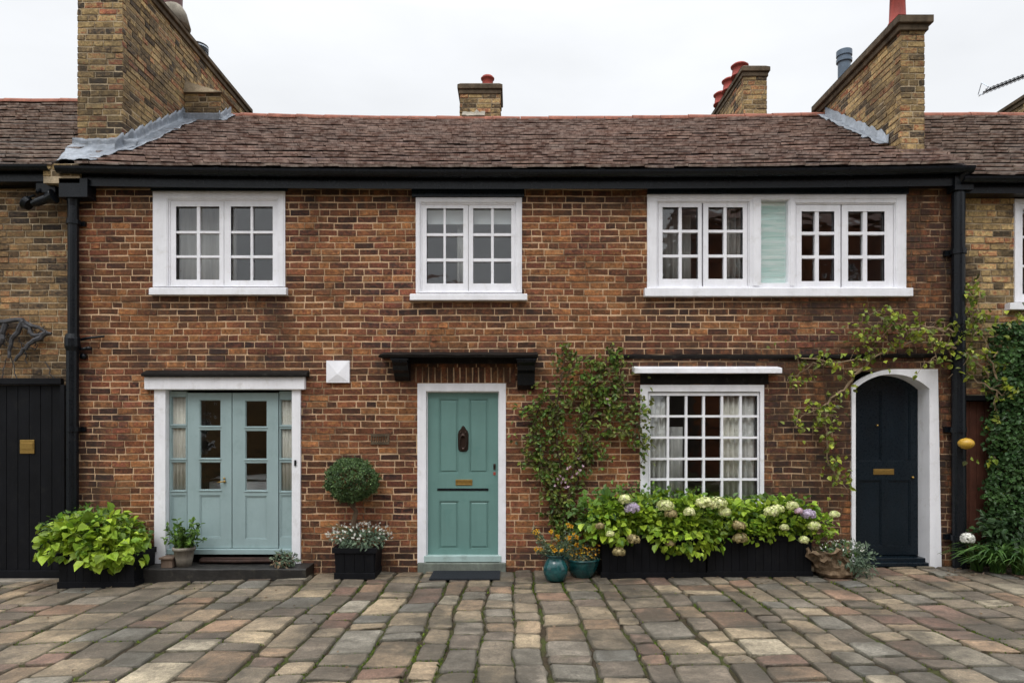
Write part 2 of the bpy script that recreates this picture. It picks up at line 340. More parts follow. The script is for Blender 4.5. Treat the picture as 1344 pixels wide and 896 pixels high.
c = b.mix(b.rng(b.noise(2.4, 7, .75, None, (9, 2, 0)), .60, .70, 0, .45), c, (.07, .085, .03))
M['paver'] = b.bsdf(c, b.rng(g, .3, .7, .42, .75), b.bump(b.math('ADD', f, b.math('MULTIPLY', h, .6)), 1.0, .02), spec=.45)
b = NB('mossy_joint'); f = b.noise(40, 6, .7)
c = b.mix(b.rng(b.noise(2.1, 5, .6), .42, .6, 0, 1), (.055, .042, .028), (.062, .072, .024)); c = b.mul(c, b.rng(f, .3, .7, .5, 1.4))
M['joint'] = b.bsdf(c, .95, b.bump(f, 1, .02), spec=.1)

# ------------------------------------------------------------------ bricks
def one_brick(mb, O, U, Vv, Nn, u0, u1, v0, v1, rnd, mi, out=.008, wob=.010, seed=0, ij=.0026):
    du = (u1-u0); k = max(1, round(du/.09))
    top = []; bot = []
    def W(u, v): return wob*nz1(u*1.1+seed, v*2.3, seed)
    tl = rnd.uniform(-.0035, .0035); oo = out*rnd.uniform(.4, 1.4); tw = rnd.uniform(-.003, .003)
    ring = []
    for i in range(k+1): ring.append((u0+du*i/k, v0))
    for i in range(k+1): ring.append((u1-du*i/k, v1))
    fr = []; bk = []
    cu = (u0+u1)/2; cv = (v0+v1)/2
    for (u, v) in ring:
        ju = rnd.uniform(-ij, ij); jv = rnd.uniform(-ij, ij)
        uu = u+ju; vv = v+jv+W(u, v)+tl*(u-cu)/max(du, .05)
        ins = .0035
        iu = uu+(ins if u < cu else -ins); iv = vv+(ins if v < cv else -ins)
        fr.append(O+U*iu+Vv*iv+Nn*(oo+tw*(v-cv)/.035+rnd.uniform(-.0008, .0008)))
        bk.append(O+U*uu+Vv*vv-Nn*.004)
    n = len(ring); t = (rnd.random(), rnd.random(), rnd.random(), 1)
    mb.mesh(fr+bk, [tuple(range(n))]+[(i, i+n, (i+1) % n+n, (i+1) % n) for i in range(n)], mi, t)
def lay(mb, O, U, Vv, Nn, u0, u1, v0, v1, cut=lambda v0, v1: [], mi=0, seed=1, course=.0803, jt=.0135, jv=.009, hdr=.28, **kw):
    rnd = random.Random(seed)
    v = v0; ci = 0
    while v < v1-.02:
        ve = min(v+course-jt, v1)
        segs = [(u0, u1)]
        for (a, b_) in cut(v, ve):
            ns = []
            for (p, q) in segs:
                if b_ <= p or a >= q: ns.append((p, q)); continue
                if a > p+.02: ns.append((p, a-.004))
                if b_ < q-.02: ns.append((b_+.004, q))
            segs = ns
        u = u0-rnd.uniform(0, .11)-(0.06 if ci % 2 else 0)
        while u < u1:
            wd = .108 if rnd.random() < hdr else .222*rnd.uniform(.96, 1.03)
            for (p, q) in segs:
                a = max(u, p); b_ = min(u+wd+jt-jv, q)
                if b_-a > .022:
                    one_brick(mb, O, U, Vv, Nn, a, b_, v, ve, rnd, mi, seed=seed, **kw)
            u += wd+jt
        v += course; ci += 1
X3, Y3, Z3 = Vector((1, 0, 0)), Vector((0, 1, 0)), Vector((0, 0, 1))

def facade(name, parent, x0, x1, z0, z1, openings, ywall, mats, seed, cutfn=None, extra=None, **kw):
    """mortar body with real openings plus every brick standing proud of it"""
    mb = MB(); mb.plate(x0, x1, z0, z1, openings, ywall, ywall+.24, 1)
    def cut(a, b_):
        m = (a+b_)/2; r = [(o[0], o[1]) for o in openings if o[2] < m < o[3]]
        return r+(cutfn(a, b_) if cutfn else [])
    lay(mb, Vector((0, ywall, 0)), X3, Z3, Vector((0, -1, 0)), x0, x1, z0, z1, cut, 0, seed, **kw)
    if extra: extra(mb)
    return mb.build(name, mats, parent)

def brick_box(name, parent, x0, x1, y0, y1, z0, z1, mats, seed, left=True, right=True, back=False, zb=None):
    """free-standing stack: bricks on front and flanks; zb lets the foot follow the roof"""
    mb = MB(); mb.box(x0, x1, y0, y1, z0, z1, 1)
    lay(mb, Vector((0, y0, 0)), X3, Z3, Vector((0, -1, 0)), x0-.006, x1+.006, z0, z1, mi=0, seed=seed)
    if right: lay(mb, Vector((x1, 0, 0)), Y3, Z3, X3, y0-.006, y1, z0, z1, mi=0, seed=seed+1)
    if left: lay(mb, Vector((x0, 0, 0)), Y3, Z3, Vector((-1, 0, 0)), y0-.006, y1, z0, z1, mi=0, seed=seed+2)
    return mb.build(name, mats, parent)

# ------------------------------------------------------------------ GROUND
def ground():
    mb = MB()
    xs = [-400, -120, -50, -30, -20, -14] + [-12+i*.75 for i in range(33)] + [14, 20, 30, 50, 120, 400]
    ys = [-400, -120, -50, -30, -20] + [-14+i for i in range(16)] + [6, 20, 60, 400]
    idx = {}
    V = []; Fc = []
    for j, y in enumerate(ys):
        for i, x in enumerate(xs): V.append((x, y, gz(x)-.020))
    n = len(xs)
    for j in range(len(ys)-1):
        for i in range(n-1): Fc.append((j*n+i, j*n+i+1, (j+1)*n+i+1, (j+1)*n+i))
    mb.mesh(V, Fc); tag(mb.build('ground', M['joint']), kind='structure')
joints = []
def warp(X, Y):      # old, settled courses are never straight
    k = min(1, max(0, -Y*1.2))
    return X+.11*nz1(X*.35, Y*.45, 1)+.045*nz1(X*1.1, Y*1.2, 2), Y+k*(.16*nz1(X*.5, Y*.3, 7)+.05*nz1(X*1.6, Y*.8, 4))
def paving():
    rnd = random.Random(5); mb = MB(); x = -9.0; NX, NY = 7, 9
    while x < 9.0:
        wd = rnd.choice([.20, .24, .27, .30, .34, .40, .28, .22]) * (1.0 if abs(x) < 3 else 1.12)
        x += rnd.uniform(-.004, .006); y = -9.0+rnd.uniform(0, .4); lean = rnd.uniform(-.004, .004)
        while y < -.03:
            ln = rnd.uniform(.19, .44) if rnd.random() < .82 else rnd.uniform(.44, .70)
            ye = min(y+ln, -.02)
            if ye-y < .08: break
            g = .006+rnd.random()*.010
            x0, x1, y0, y1 = x+g, x+wd-g, y+g, ye-g
            wid, le = x1-x0, y1-y0; seed = rnd.uniform(0, 100); zt = rnd.uniform(-.006, .006); tx = rnd.uniform(-.008, .008); ty = rnd.uniform(-.006, .006)
            V = []
            sk = [rnd.uniform(-.022, .022) for _ in range(4)]
            for j in range(NY):
                for i in range(NX):
                    a = i/(NX-1); b_ = j/(NY-1)
                    # edge bunching for a worn arris
                    ua = [0, .045, .2, .5, .8, .955, 1][i]; vb = [0, .03, .12, .31, .5, .69, .88, .97, 1][j]
                    X = x0+wid*ua; Y = y0+le*vb
                    X += (sk[0]*(1-ua)+sk[1]*ua)*(vb-.5); Y += (sk[2]*(1-vb)+sk[3]*vb)*(ua-.5)
                    ex = min(ua, 1-ua)*wid; ey = min(vb, 1-vb)*le
                    # ragged outline + rounded corners
                    if ex < .001: X += (nz1(Y*8, seed)*.022)*1
                    if ey < .001: Y += (nz1(X*8, seed+4)*.022)
                    cx = max(0, .035-ex); cy = max(0, .035-ey)
                    if cx > 0 and cy > 0:
                        k = cx*cy/.035*.36
                        X += k if ua < .5 else -k; Y += k if vb < .5 else -k
                    ed = min(ex, ey); dz = -.012 if ed < .001 else (-.001 if ed < .02 else 0)
                    z = gz(X)+.004+zt+tx*(ua-.5)+ty*(vb-.5)+dz+.007*nz1(X*6, Y*6, seed)+.003*nz1(X*20, Y*20, seed)
                    XX, YY = warp(X+lean*y, Y); V.append((XX, min(YY, -.012), z))
            Fc = [(j*NX+i, j*NX+i+1, (j+1)*NX+i+1, (j+1)*NX+i) for j in range(NY-1) for i in range(NX-1)]
            # skirts
            base = len(V); ring = [i for i in range(NX)]+[j*NX+NX-1 for j in range(1, NY)]+[(NY-1)*NX+i for i in range(NX-2, -1, -1)]+[j*NX for j in range(NY-2, 0, -1)]
            for r in ring: V.append((V[r][0], V[r][1], V[r][2]-.035))
            for q in range(len(ring)): a, b_ = q, (q+1) % len(ring); Fc.append((ring[a], base+a, base+b_, ring[b_]))
            r1, r2 = rnd.random(), rnd.random(); q0 = len(mb.V); mb.V.extend(V)
            for fi, f_ in enumerate(Fc):
                inner = fi < (NX-1)*(NY-1) and 0 < fi % (NX-1) < NX-2 and 0 < fi//(NX-1) < NY-2
                mb.F.append(tuple(q0+i for i in f_)); mb.M.append(0); mb.T.append((r1, r2, 0 if inner else 1, 1))
            joints.append((x, y, ye, wd))
            y = ye
        x += wd
    tag(mb.build('paving', M['paver'], smooth=True), kind='structure')
def moss():
    rnd = random.Random(9); mb = MB()
    for (x, y, ye, wd) in joints:
        if y < -4.6: continue
        dens = max(0, nz1(x*.9, y*1.4, 3)*1.5-.02)
        for side in (0, 1):
            n = int(110*dens*((ye-y) if side == 0 else wd))
            for _ in range(n):
                if side == 0: p = Vector((x+rnd.gauss(0, .007), rnd.uniform(y, ye), 0))
                else: p = Vector((x+rnd.uniform(0, wd), y+rnd.gauss(0, .007), 0))
                p.x, p.y = warp(p.x, p.y); p.z = gz(p.x)-.014
                a = rnd.uniform(0, 6.28); h = rnd.uniform(.010, .022); wv = rnd.uniform(.004, .009)
                d = Vector((math.cos(a), math.sin(a), 0)); l = Vector((rnd.uniform(-.012, .012), rnd.uniform(-.012, .012), h))
                mb.face([p-d*wv, p+d*wv, p+l+d*wv*.4, p+l-d*wv*.4], 0, (rnd.random(), rnd.random(), 0, 1))
    tag(mb.build('moss', leaf_mat('moss_green', (.05, .09, .015), (.15, .20, .03), .2, .9, .1)), 'green moss growing in the joints of the paving', 'moss', kind='stuff')
ground(); paving(); moss()

# ------------------------------------------------------------------ ROOFS
def sag(X): return -.05*max(0, 1-(X/5.4)**2)
def roof(parent, x0, x1, ye, ze, yr, zr, tile, seed, sagf=lambda x: 0, skip=None):
    rnd = random.Random(seed); mb = MB()
    sl = Vector((0, yr-ye, zr-ze)); LN = sl.length; sl.normalize(); nn = Vector((0, -sl.z, sl.y))
    def P(x, s, h): 
        wv = .018*nz1(x*.6, s*1.3, seed)+.006*nz1(x*3, s*5, seed+3)
        p = Vector((x, ye, ze))+sl*s+nn*(h+wv); p.z += sagf(x)*(1+.6*s/LN); return p
    gauge = .168; nc = int(LN/gauge)
    for c in range(nc+1):
        s0 = c*gauge-.02; x = x0-(.09 if c % 2 else 0)
        while x < x1:
            wd = .172+rnd.uniform(-.006, .006); a = max(x, x0); b_ = min(x+wd, x1)
            if b_-a > .03:
                j = rnd.gauss(0, .005); s = s0+j+.034*nz1(x*.55, c*1.9, 2)+.012*nz1(x*2.1, c*4.3, 7); e_ = min(s+gauge+.05, LN)
                if not (skip and skip((a+b_)/2, s)):
                    th = .026; lift = .054+rnd.uniform(-.004, .008); tl = rnd.uniform(-.003, .003)
                    g = .002
                    v = [P(a+g, s, lift-th), P(b_-g, s, lift-th+tl), P(b_-g, s, lift+tl), P(a+g, s, lift), P(b_-g, e_, .008), P(a+g, e_, .008)]
                    t = (min(1, max(0, rnd.random()*.8+.1+.2*nz1(x*.5, c*.2))), rnd.random(), 0, 1)
                    mb.mesh(v, [(3, 2, 4, 5), (0, 3, 5), (1, 4, 2)], 0, t)
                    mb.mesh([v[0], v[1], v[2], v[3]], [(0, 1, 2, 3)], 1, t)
            x += wd
    # solid deck under the tiles, rear slope and underside
    n = 14
    for i in range(n):
        a = x0+(x1-x0)*i/n; b_ = x0+(x1-x0)*(i+1)/n
        pa, pb, pc, pd = P(a, -.0, -.02), P(b_, -.0, -.02), P(b_, LN, -.02), P(a, LN, -.02)
        mb.face([pa, pb, pc, pd], 0, (.2, .5, 0, 1))
        ra, rb = Vector((a, 2*yr-ye, ze)), Vector((b_, 2*yr-ye, ze))
        mb.face([pd, pc, rb, ra], 0, (.3, .5, 0, 1))
    mb.face([(x0, ye, ze-.02), (x0, yr, zr-.02), (x0, 2*yr-ye, ze-.02)], 0, (.3, .5, 0, 1))
    mb.face([(x1, ye, ze-.02), (x1, yr, zr-.02), (x1, 2*yr-ye, ze-.02)], 0, (.3, .5, 0, 1))
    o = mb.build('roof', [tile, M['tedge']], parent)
    rb_ = MB(); x = x0
    while x < x1-.05:
        b2 = min(x+.44, x1); V = []; Fc = []; K = 7; zz = sagf(x)*1.6+rnd.uniform(-.006, .006); rr = .115
        z2 = sagf(b2)*1.6+rnd.uniform(-.004, .004)
        for (xx, r, q) in ((x+.004, rr+.006, zz), (b2-.004, rr, z2)):
            for k in range(K+1):
                an = math.pi*k/K*1.0; V.append((xx, yr-math.cos(an)*r, zr+q+.0+math.sin(an)*r*.75-.022))
        for k in range(K): Fc.append((k, k+1, K+2+k, K+1+k))
        Fc.append(tuple(range(K+1))); Fc.append(tuple(range(2*K+1, K, -1)))
        rb_.mesh(V, Fc, 0); x += .44
    rb_.build('ridge_tiles', M['terra'], o)
    return o
def gutter(parent, x0, x1, yc, zc, r, sagf=lambda x: 0, joints_=(), brackets=0):
    mb = MB(); n = max(2, int((x1-x0)/.4)); K = 8; V = []; Fc = []
    for i in range(n+1):
        x = x0+(x1-x0)*i/n; z = zc+sagf(x)
        for k in range(K+1):
            an = math.pi+math.pi*k/K; V.append((x, yc+math.cos(an)*r, z+math.sin(an)*r*1.1))
        for k in range(K, -1, -1):
            an = math.pi+math.pi*k/K; V.append((x, yc+math.cos(an)*(r-.006), z+math.sin(an)*(r-.006)*1.1))
    m = 2*K+2
    for i in range(n):
        for k in range(m): Fc.append((i*m+k, i*m+(k+1) % m, (i+1)*m+(k+1) % m, (i+1)*m+k))
    Fc.append(tuple(range(m))); Fc.append(tuple(n*m+k for k in range(m)))
    mb.mesh(V, Fc)
    for x in joints_:
        V = []; Fc = []; z = zc+sagf(x)
        for xx in (x-.03, x+.03):
            for k in range(K+1):
                an = math.pi+math.pi*k/K; V.append((xx, yc+math.cos(an)*(r+.007), z+.004+math.sin(an)*(r+.007)*1.1))
        for k in range(K): Fc.append((k, k+1, K+2+k, K+1+k))
        mb.mesh(V, Fc)
        mb.mesh(V, [tuple(range(K+1)), tuple(range(2*K+1, K, -1))])
    return mb.build('gutter', M['black'], parent, smooth=False)
def pipe(mb, pts, r, mi=0, n=14): mb.tube(pts, r, n, mi)

# ------------------------------------------------------------------ window builder
def rect(x0, x1, yt, yb, Y=0): return (PX(x0, Y), PX(x1, Y), PZ(yb, Y), PZ(yt, Y))
def framebox(mb, o, i, yf, yb, mi=0): mb.plate(o[0], o[1], o[2], o[3], [i], yf, yb, mi)
def curtain(parent, x0, x1, z0, z1, y, mat, amp=.02, wl=.07, name='curtain', seed=0):
    mb = MB(); n = max(6, int((x1-x0)/.012)); V = []; Fc = []
    for i in range(n+1):
        x = x0+(x1-x0)*i/n
        for z in (z0, (z0+z1)/2, z1):
            k = 1 if z == z1 else 1.25
            V.append((x, y+amp*k*math.sin(x/wl*6.28+2*nz1(x*4, seed))+amp*.4*nz1(x*15, z*2, seed), z))
    for i in range(n):
        for j in range(2): Fc.append((i*3+j, (i+1)*3+j, (i+1)*3+j+1, i*3+j+1))
    mb.mesh(V, Fc); return mb.build(name, mat, parent, smooth=True, solid=.003)
def window(parent, outer, inner, sill, cas, steps=1, label=None, fixed=None, yface=-.028, trimtop=None):
    fr = MB(); yo = yface
    O = rect(*outer); I = rect(*inner)
    fr.plate(*O, [I], yo, .10)
    if steps:   # planted mould inside the frame
        m = .018
        fr.plate(I[0]-.0, I[1]+.0, I[2]-.0, I[3]+.0, [(I[0]+m, I[1]-m, I[2]+m*.6, I[3]-m)], yo+.016, .098)
        fr.plate(O[0]+.02, O[1]-.02, O[2]+.002, O[3]-.018, [(I[0]-.012, I[1]+.012, I[2]-.004, I[3]+.012)], yo-.007, yo+.004)
    w_ = fr.build('window', M['white'], parent, bevel=.004)
    if label: w_['label'] = label
    for (co, cols, rows) in cas:
        sb = MB(); C = rect(*co, 0); holes = []
        for (a, b_) in cols:
            for (t, bb) in rows: holes.append(rect(a, b_, t, bb))
        sb.plate(*C, [(min(h[0] for h in holes), max(h[1] for h in holes), min(h[2] for h in holes), max(h[3] for h in holes))], yo+.026, .052)
        H = (min(h[0] for h in holes), max(h[1] for h in holes), min(h[2] for h in holes), max(h[3] for h in holes))
        if len(holes) > 1: sb.plate(H[0]-.001, H[1]+.001, H[2]-.001, H[3]+.001, holes, yo+.034, .046)
        sb.build('casement', M['white'], w_, bevel=.003)
        gl = MB(); gl.box(H[0]-.006, H[1]+.006, .038, .042, H[2]-.006, H[3]+.006); gl.build('pane', M['glass'], w_)
    if sill:
        S = rect(*sill, -.07); sb = MB()
        sb.mesh([(S[0], -.085, S[2]), (S[1], -.085, S[2]), (S[1], .02, S[2]), (S[0], .02, S[2]),
                 (S[0], -.085, S[3]-.012), (S[1], -.085, S[3]-.012), (S[1], yo-.002, S[3]+.004), (S[0], yo-.002, S[3]+.004), (S[1], .02, S[3]+.004), (S[0], .02, S[3]+.004)],
                [(0, 3, 2, 1), (0, 1, 5, 4), (4, 5, 6, 7), (7, 6, 8, 9), (1, 2, 8, 6, 5), (3, 0, 4, 7, 9), (2, 3, 9, 8)])
        sb.build('sill', M['white'], w_, bevel=.005)
    return w_

# ================================================================== MAIN HOUSE
house = thing('brick_house', (0, 0, 0), 'long red-brown brick cottage with sage french doors, a teal door and an arched black door', 'house')
HX0, HX1 = -5.27, 5.37
W1 = rect(202, 375, 252, 377); W2 = rect(546, 685, 260, 385); W3 = rect(849, 1188, 256, 379); W4 = rect(840, 1002, 505, 668)
FD = rect(204, 396, 494, 738); TD = rect(548, 664, 503, 742)
AX0, AX1 = PX(1117), PX(1230); AZ1 = PZ(485)
E = .012
ops = [(r[0]+E, r[1]-E, r[2]+E, r[3]-E) for r in (W1, W2, W3, W4)]
ops.append((FD[0]+E, FD[1]-E, -.6, FD[3]-E)); ops.append((TD[0]+E, TD[1]-E, -.6, TD[3]-E)); ops.append((AX0+.01, AX1-.01, -.6, AZ1-.02))
sold = (PX(538), PX(676), PZ(503), PZ(481))
def cutmain(a, b_):
    m = (a+b_)/2; r = []
    if sold[2]-.01 < m < sold[3]+.01: r.append((sold[0], sold[1]))
    return r
def soldiers(mb):
    rnd = random.Random(44); x = sold[0]+.006
    while x < sold[1]-.05:
        one_brick(mb, Vector((0, 0, 0)), Z3, X3, Vector((0, -1, 0)), sold[2]+.006, sold[3]-.003, x, x+.064, rnd, 0, wob=.001)
        x += .076
facade('wall', house, HX0, HX1, -.3, 4.63, ops, 0.0, [M['brick'], M['mortar']], 11, cutmain, soldiers)

# eaves
fb = MB()
n = 20
for i in range(n):
    a = HX0-.02+(HX1-HX0+.06)*i/n; b_ = HX0-.02+(HX1-HX0+.06)*(i+1)/n; za = sag(a)*.8; zb = sag(b_)*.8
    fb.mesh([(a, -.16, 4.585+za), (b_, -.16, 4.585+zb), (b_, -.16, 4.78+zb), (a, -.16, 4.78+za), (a, .0, 4.60), (b_, .0, 4.60)],
            [(0, 1, 2, 3), (0, 4, 5, 1)])
fb.box(HX0-.02, HX1+.04, -.158, .2, 4.78, 4.80)
fb.build('fascia', M['black'], house)
for (a, b_, y) in ((541, 688, 260), (200, 378, 252), (849, 1190, 256)):
    hb = MB(); hb.box(PX(a), PX(b_), -.05, -.002, PZ(y)+.002, 4.60); hb.build('window_head_board', M['navy'], house, bevel=.003)
RY, RZ = 2.5, 6.62
rf = roof(house, -5.15, 5.43, -.23, 4.80, RY, RZ, M['tile'], 3, sag)
gutter(house, HX0-.1, HX1+.07, -.235, 4.775, .066, sag, [PX(298), PX(425), PX(610), PX(676), PX(786), PX(960), PX(1104)])

# windows of the main house -------------------------------------------------
w1 = window(house, (202, 375, 252, 377), (222, 366, 262, 376), (196, 376, 377, 387),
    [((224, 293.8, 264, 375.5), [(231, 258), (262, 288)], [(271, 303), (306, 335), (338, 367)]),
     ((294.4, 364, 264, 375.5), [(303, 328.5), (331.5, 358)], [(271, 303), (306, 335), (338.5, 368)])], label='two-light white casement above the french doors')
w2 = window(house, (546, 685, 260, 385), (552, 677, 267, 383), (538, 692, 385, 394),
    [((554, 614.4, 268.5, 382), [(560, 582), (585, 608)], [(273.5, 306), (309.5, 339), (343, 372)]),
     ((615, 675, 268.5, 382), [(621, 644.5), (648, 671)], [(273.5, 306), (309.5, 339), (343, 372)])], label='small white casement with a half drawn blind above the teal door')
w3 = MB(); O = rect(849, 1188, 256, 379)
i1, i2, i3 = rect(862, 983, 265, 377), rect(998, 1033.5, 263, 372), rect(1043, 1174, 267, 378)
w3.plate(*O, [i1, i2, i3], -.028, .10)
for I in (i1, i3): w3.plate(I[0], I[1], I[2], I[3], [(I[0]+.014, I[1]-.014, I[2]+.01, I[3]-.014)], -.012, .098)
for (a, b_) in ((986, 997), (1034.5, 1042)): w3.box(PX(a)+.01, PX(b_)-.01, -.04, -.026, PZ(376), PZ(260))
w3.plate(O[0]+.02, O[1]-.02, O[2]+.002, O[3]-.016, [(i1[0]-.012, i3[1]+.012, i3[2]-.02, i2[3]+.010)], -.036, -.024)
w3 = w3.build('window', M['white'], house, bevel=.004); w3['label'] = 'wide white window with a plain middle pane, above the right ground-floor window'
gl = MB()
R3 = [(272, 301.5), (305, 334), (337.5, 366)]; R3b = [(277.5, 304), (308, 335), (339, 369)]
for co, cols, rows in [((864, 921, 266.5, 376), [(869.5, 891), (895, 916)], R3), ((923, 981, 266.5, 376), [(929.5, 950), (954, 975)], R3),
                       ((1045, 1103, 269, 377), [(1052, 1070), (1075, 1095)], R3b), ((1105, 1172, 269, 377), [(1113, 1133), (1138.5, 1161)], R3b)]:
    hs = [rect(a, c, t, d) for a, c in cols for t, d in rows]; H = (min(h[0] for h in hs), max(h[1] for h in hs), min(h[2] for h in hs), max(h[3] for h in hs))
    sb = MB(); sb.plate(*rect(*co), [H], -.002, .052); sb.plate(H[0]-.001, H[1]+.001, H[2]-.001, H[3]+.001, hs, .006, .046); sb.build('casement', M['white'], w3, bevel=.003)
    gl = MB(); gl.box(H[0]-.006, H[1]+.006, .038, .042, H[2]-.006, H[3]+.006); gl.build('pane', M['glass'], w3)
h = i2; gl = MB(); gl.box(h[0]-.006, h[1]+.006, .026, .031, h[2]-.006, h[3]+.006)
gl.build('pane', M['glass'], w3)
sb = MB(); S = rect(846, 1198, 378, 389, -.07); sb.box(S[0], S[1], -.085, .02, S[2], S[3]); sb.build('sill', M['white'], w3, bevel=.006)
cols = [(853.5, 875.5), (878.5, 899.5), (902.5, 922.5), (925.5, 946.5), (949.5, 971), (974, 994)]
rows = [(519, 544.5), (547.5, 572.5), (575.5, 600.5), (603.5, 627.5), (630.5, 659)]
w4 = window(house, (840, 1002, 505, 668), (850, 997, 514, 662), None, [((851, 996, 515, 661.5), cols, rows)], steps=0, label='thirty-pane white window behind the flower troughs')
# curtains, blinds
curtain(w4, PX(852), PX(876), PZ(660), PZ(516), .075, M['net'], seed=2); curtain(w4, PX(876), PX(902), PZ(665), PZ(560), .2, M['net'], .03, .1, seed=3)
curtain(w4, PX(948), PX(972), PZ(660), PZ(516), .08, M['curtain'], seed=4); curtain(w4, PX(974), PX(994), PZ(660), PZ(516), .08, M['net'], .016, .09, seed=5)
bl = MB(); z = PZ(294, .12); bl.box(PX(556, .12), PX(674, .12), .115, .12, z, PZ(262, .12)); bl.tube([(PX(556), .117, z), (PX(674), .117, z)], .008); bl.build('blind', M['wblind'], w2)
curtain(w2, PX(598), PX(614), PZ(384), PZ(268), .22, M['net'], .02, .06, seed=6)
bl = MB(); z0, z1 = PZ(378), PZ(258); k = 16
for i in range(k):
    a = z0+(z1-z0)*i/k; b_ = z0+(z1-z0)*(i+1)/k
    bl.mesh([(PX(998.1), .064, a), (PX(1033.4), .064, a), (PX(1033.4), .050, b_), (PX(998.1), .050, b_)], [(0, 1, 2, 3)])
bl.build('blind', M['blind'], w3, solid=.002)
curtain(w3, PX(866), PX(919), PZ(380), PZ(268), .45, M['net'], .02, .1, seed=8); curtain(w3, PX(957), PX(980), PZ(380), PZ(262), .25, M['net'], .03, .07, seed=9)
curtain(w1, PX(222), PX(296), PZ(380), PZ(258), .32, M['net'], .05, .5, seed=10)
# interior: rooms
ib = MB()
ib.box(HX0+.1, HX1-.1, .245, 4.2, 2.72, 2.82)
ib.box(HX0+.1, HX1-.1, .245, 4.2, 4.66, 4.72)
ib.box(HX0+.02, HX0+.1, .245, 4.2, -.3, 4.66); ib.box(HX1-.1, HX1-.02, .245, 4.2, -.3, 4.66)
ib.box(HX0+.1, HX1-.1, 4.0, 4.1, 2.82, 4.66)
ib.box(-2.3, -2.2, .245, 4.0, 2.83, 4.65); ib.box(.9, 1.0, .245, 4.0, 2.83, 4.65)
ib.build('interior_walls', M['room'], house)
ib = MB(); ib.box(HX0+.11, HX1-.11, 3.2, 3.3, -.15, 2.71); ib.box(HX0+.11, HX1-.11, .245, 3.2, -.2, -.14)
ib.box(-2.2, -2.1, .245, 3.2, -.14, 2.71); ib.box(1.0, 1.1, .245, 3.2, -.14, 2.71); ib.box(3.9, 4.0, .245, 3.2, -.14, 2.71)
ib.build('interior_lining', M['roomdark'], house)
ib = MB(); ib.box(HX0-.02, HX1+.03, 5.15, 5.3, -.3, 4.85); ib.box(HX0-.005, HX0+.015, .245, 5.15, -.3, 4.78); ib.box(HX1-.015, HX1+.005, .245, 5.15, -.3, 4.78)
ib.build('rear_wall', M['brick'], house)

# french doors ------------------------------------------------------------
fj = MB()
zb = PZ(738); J = [rect(204, 219, 511, 738), rect(384, 395.5, 511, 738)]
for r in J: fj.box(r[0], r[1], -.035, .12, gz(-4)+.07, r[3])
H = rect(190, 400, 494.5, 511, -.06); fj.box(H[0], H[1], -.075, .12, H[2], H[3])
fdr = fj.build('door_surround', M['white_wall'], house, bevel=.006)
ld = MB(); H2 = rect(186, 403, 488, 494, -.1); ld.mesh([(H2[0], -.12, H2[2]+.003), (H2[1], -.12, H2[2]+.003), (H2[1], .0, H2[2]+.003), (H2[0], 0, H2[2]+.003), (H2[0], -.12, H2[3]-.02), (H2[1], -.12, H2[3]-.02), (H2[1], 0, H2[3]+.03), (H2[0], 0, H2[3]+.03)],
    [(0, 3, 2, 1), (0, 1, 5, 4), (4, 5, 6, 7), (1, 2, 6, 5), (3, 0, 4, 7)]); ld.build('drip_hood', M['darkwood'], fdr, bevel=.004)
def glazed(name, outer, panes, panel, parent, yf=.045):
    mb = MB(); O = rect(*outer); hs = [rect(*p) for p in panes]; P = rect(*panel)
    mb.plate(*O, hs+[P], yf, yf+.045)
    mb.box(P[0]-.002, P[1]+.002, yf+.014, yf+.04, P[2]-.002, P[3]+.002)
    mb.plate(P[0]+.0, P[1]-.0, P[2], P[3], [(P[0]+.012, P[1]-.012, P[2]+.014, P[3]-.014)], yf+.006, yf+.013)
    for h in hs:   # glazing bead
        mb.plate(h[0], h[1], h[2], h[3], [(h[0]+.007, h[1]-.007, h[2]+.007, h[3]-.007)], yf+.010, yf+.03)
        mb.box(h[0]-.012, h[1]+.012, yf-.010, yf-.0005, h[2]-.014, h[2]-.003)
    d = mb.build(name, M['sage'], parent, bevel=.0025)
    g = MB()
    for h in hs: g.box(h[0]-.001, h[1]+.001, yf+.018, yf+.023, h[2]-.001, h[3]+.001)
    g.build('pane', M['glass'], d)
    return d
rl = [(524.5, 559), (564, 601.5), (606.5, 643)]
d1 = glazed('door', (243.5, 302, 515, 720), [(260, 287.5, a, b_) for a, b_ in rl], (260, 287.5, 650, 706), house)
d2 = glazed('door', (303, 363.5, 515, 720), [(320, 348.5, a+1, b_+1) for a, b_ in rl], (320, 348.5, 651, 708), house)
s1 = glazed('sidelight', (219.2, 242.5, 513, 721), [(222, 241, 520, 557), (222, 241, 561, 602), (222, 241, 606.5, 644)], (222, 241, 650, 712), house, .055)
s2 = glazed('sidelight', (364.5, 384, 513, 721), [(365.8, 382, 524, 558), (365.8, 382, 562.5, 602), (365.8, 382, 607, 645)], (366, 382, 650, 706), house, .055)
curtain(s1, PX(221.5), PX(241.5), PZ(645), PZ(519), .096, M['curtain'], .009, .05, seed=21); curtain(s2, PX(365.5), PX(382), PZ(646), PZ(523), .096, M['curtain'], .009, .05, seed=22)
hd = MB(); hx, hz = PX(293), PZ(632)
hd.lathe((hx, .04, hz), [(.016, 0), (.016, .012), (.010, .016)], 14, tilt=Matrix.Rotation(R_(90), 3, 'X'))
hd.tube([(hx, .035, hz), (hx, .0, hz), (hx-.03, -.006, hz), (hx-.075, -.004, hz-.006)], [.008, .008, .008, .006]); hd.tube([(hx, .036, hz+.04), (hx, .02, hz+.04)], .012)
hd.build('handle', M['brass'], d1, smooth=True)
cs = MB(); r = rect(219, 384, 720.5, 727); cs.box(r[0], r[1], -.01, .14, r[2], r[3]); cs.build('door_sill', M['sage'], house, bevel=.004)
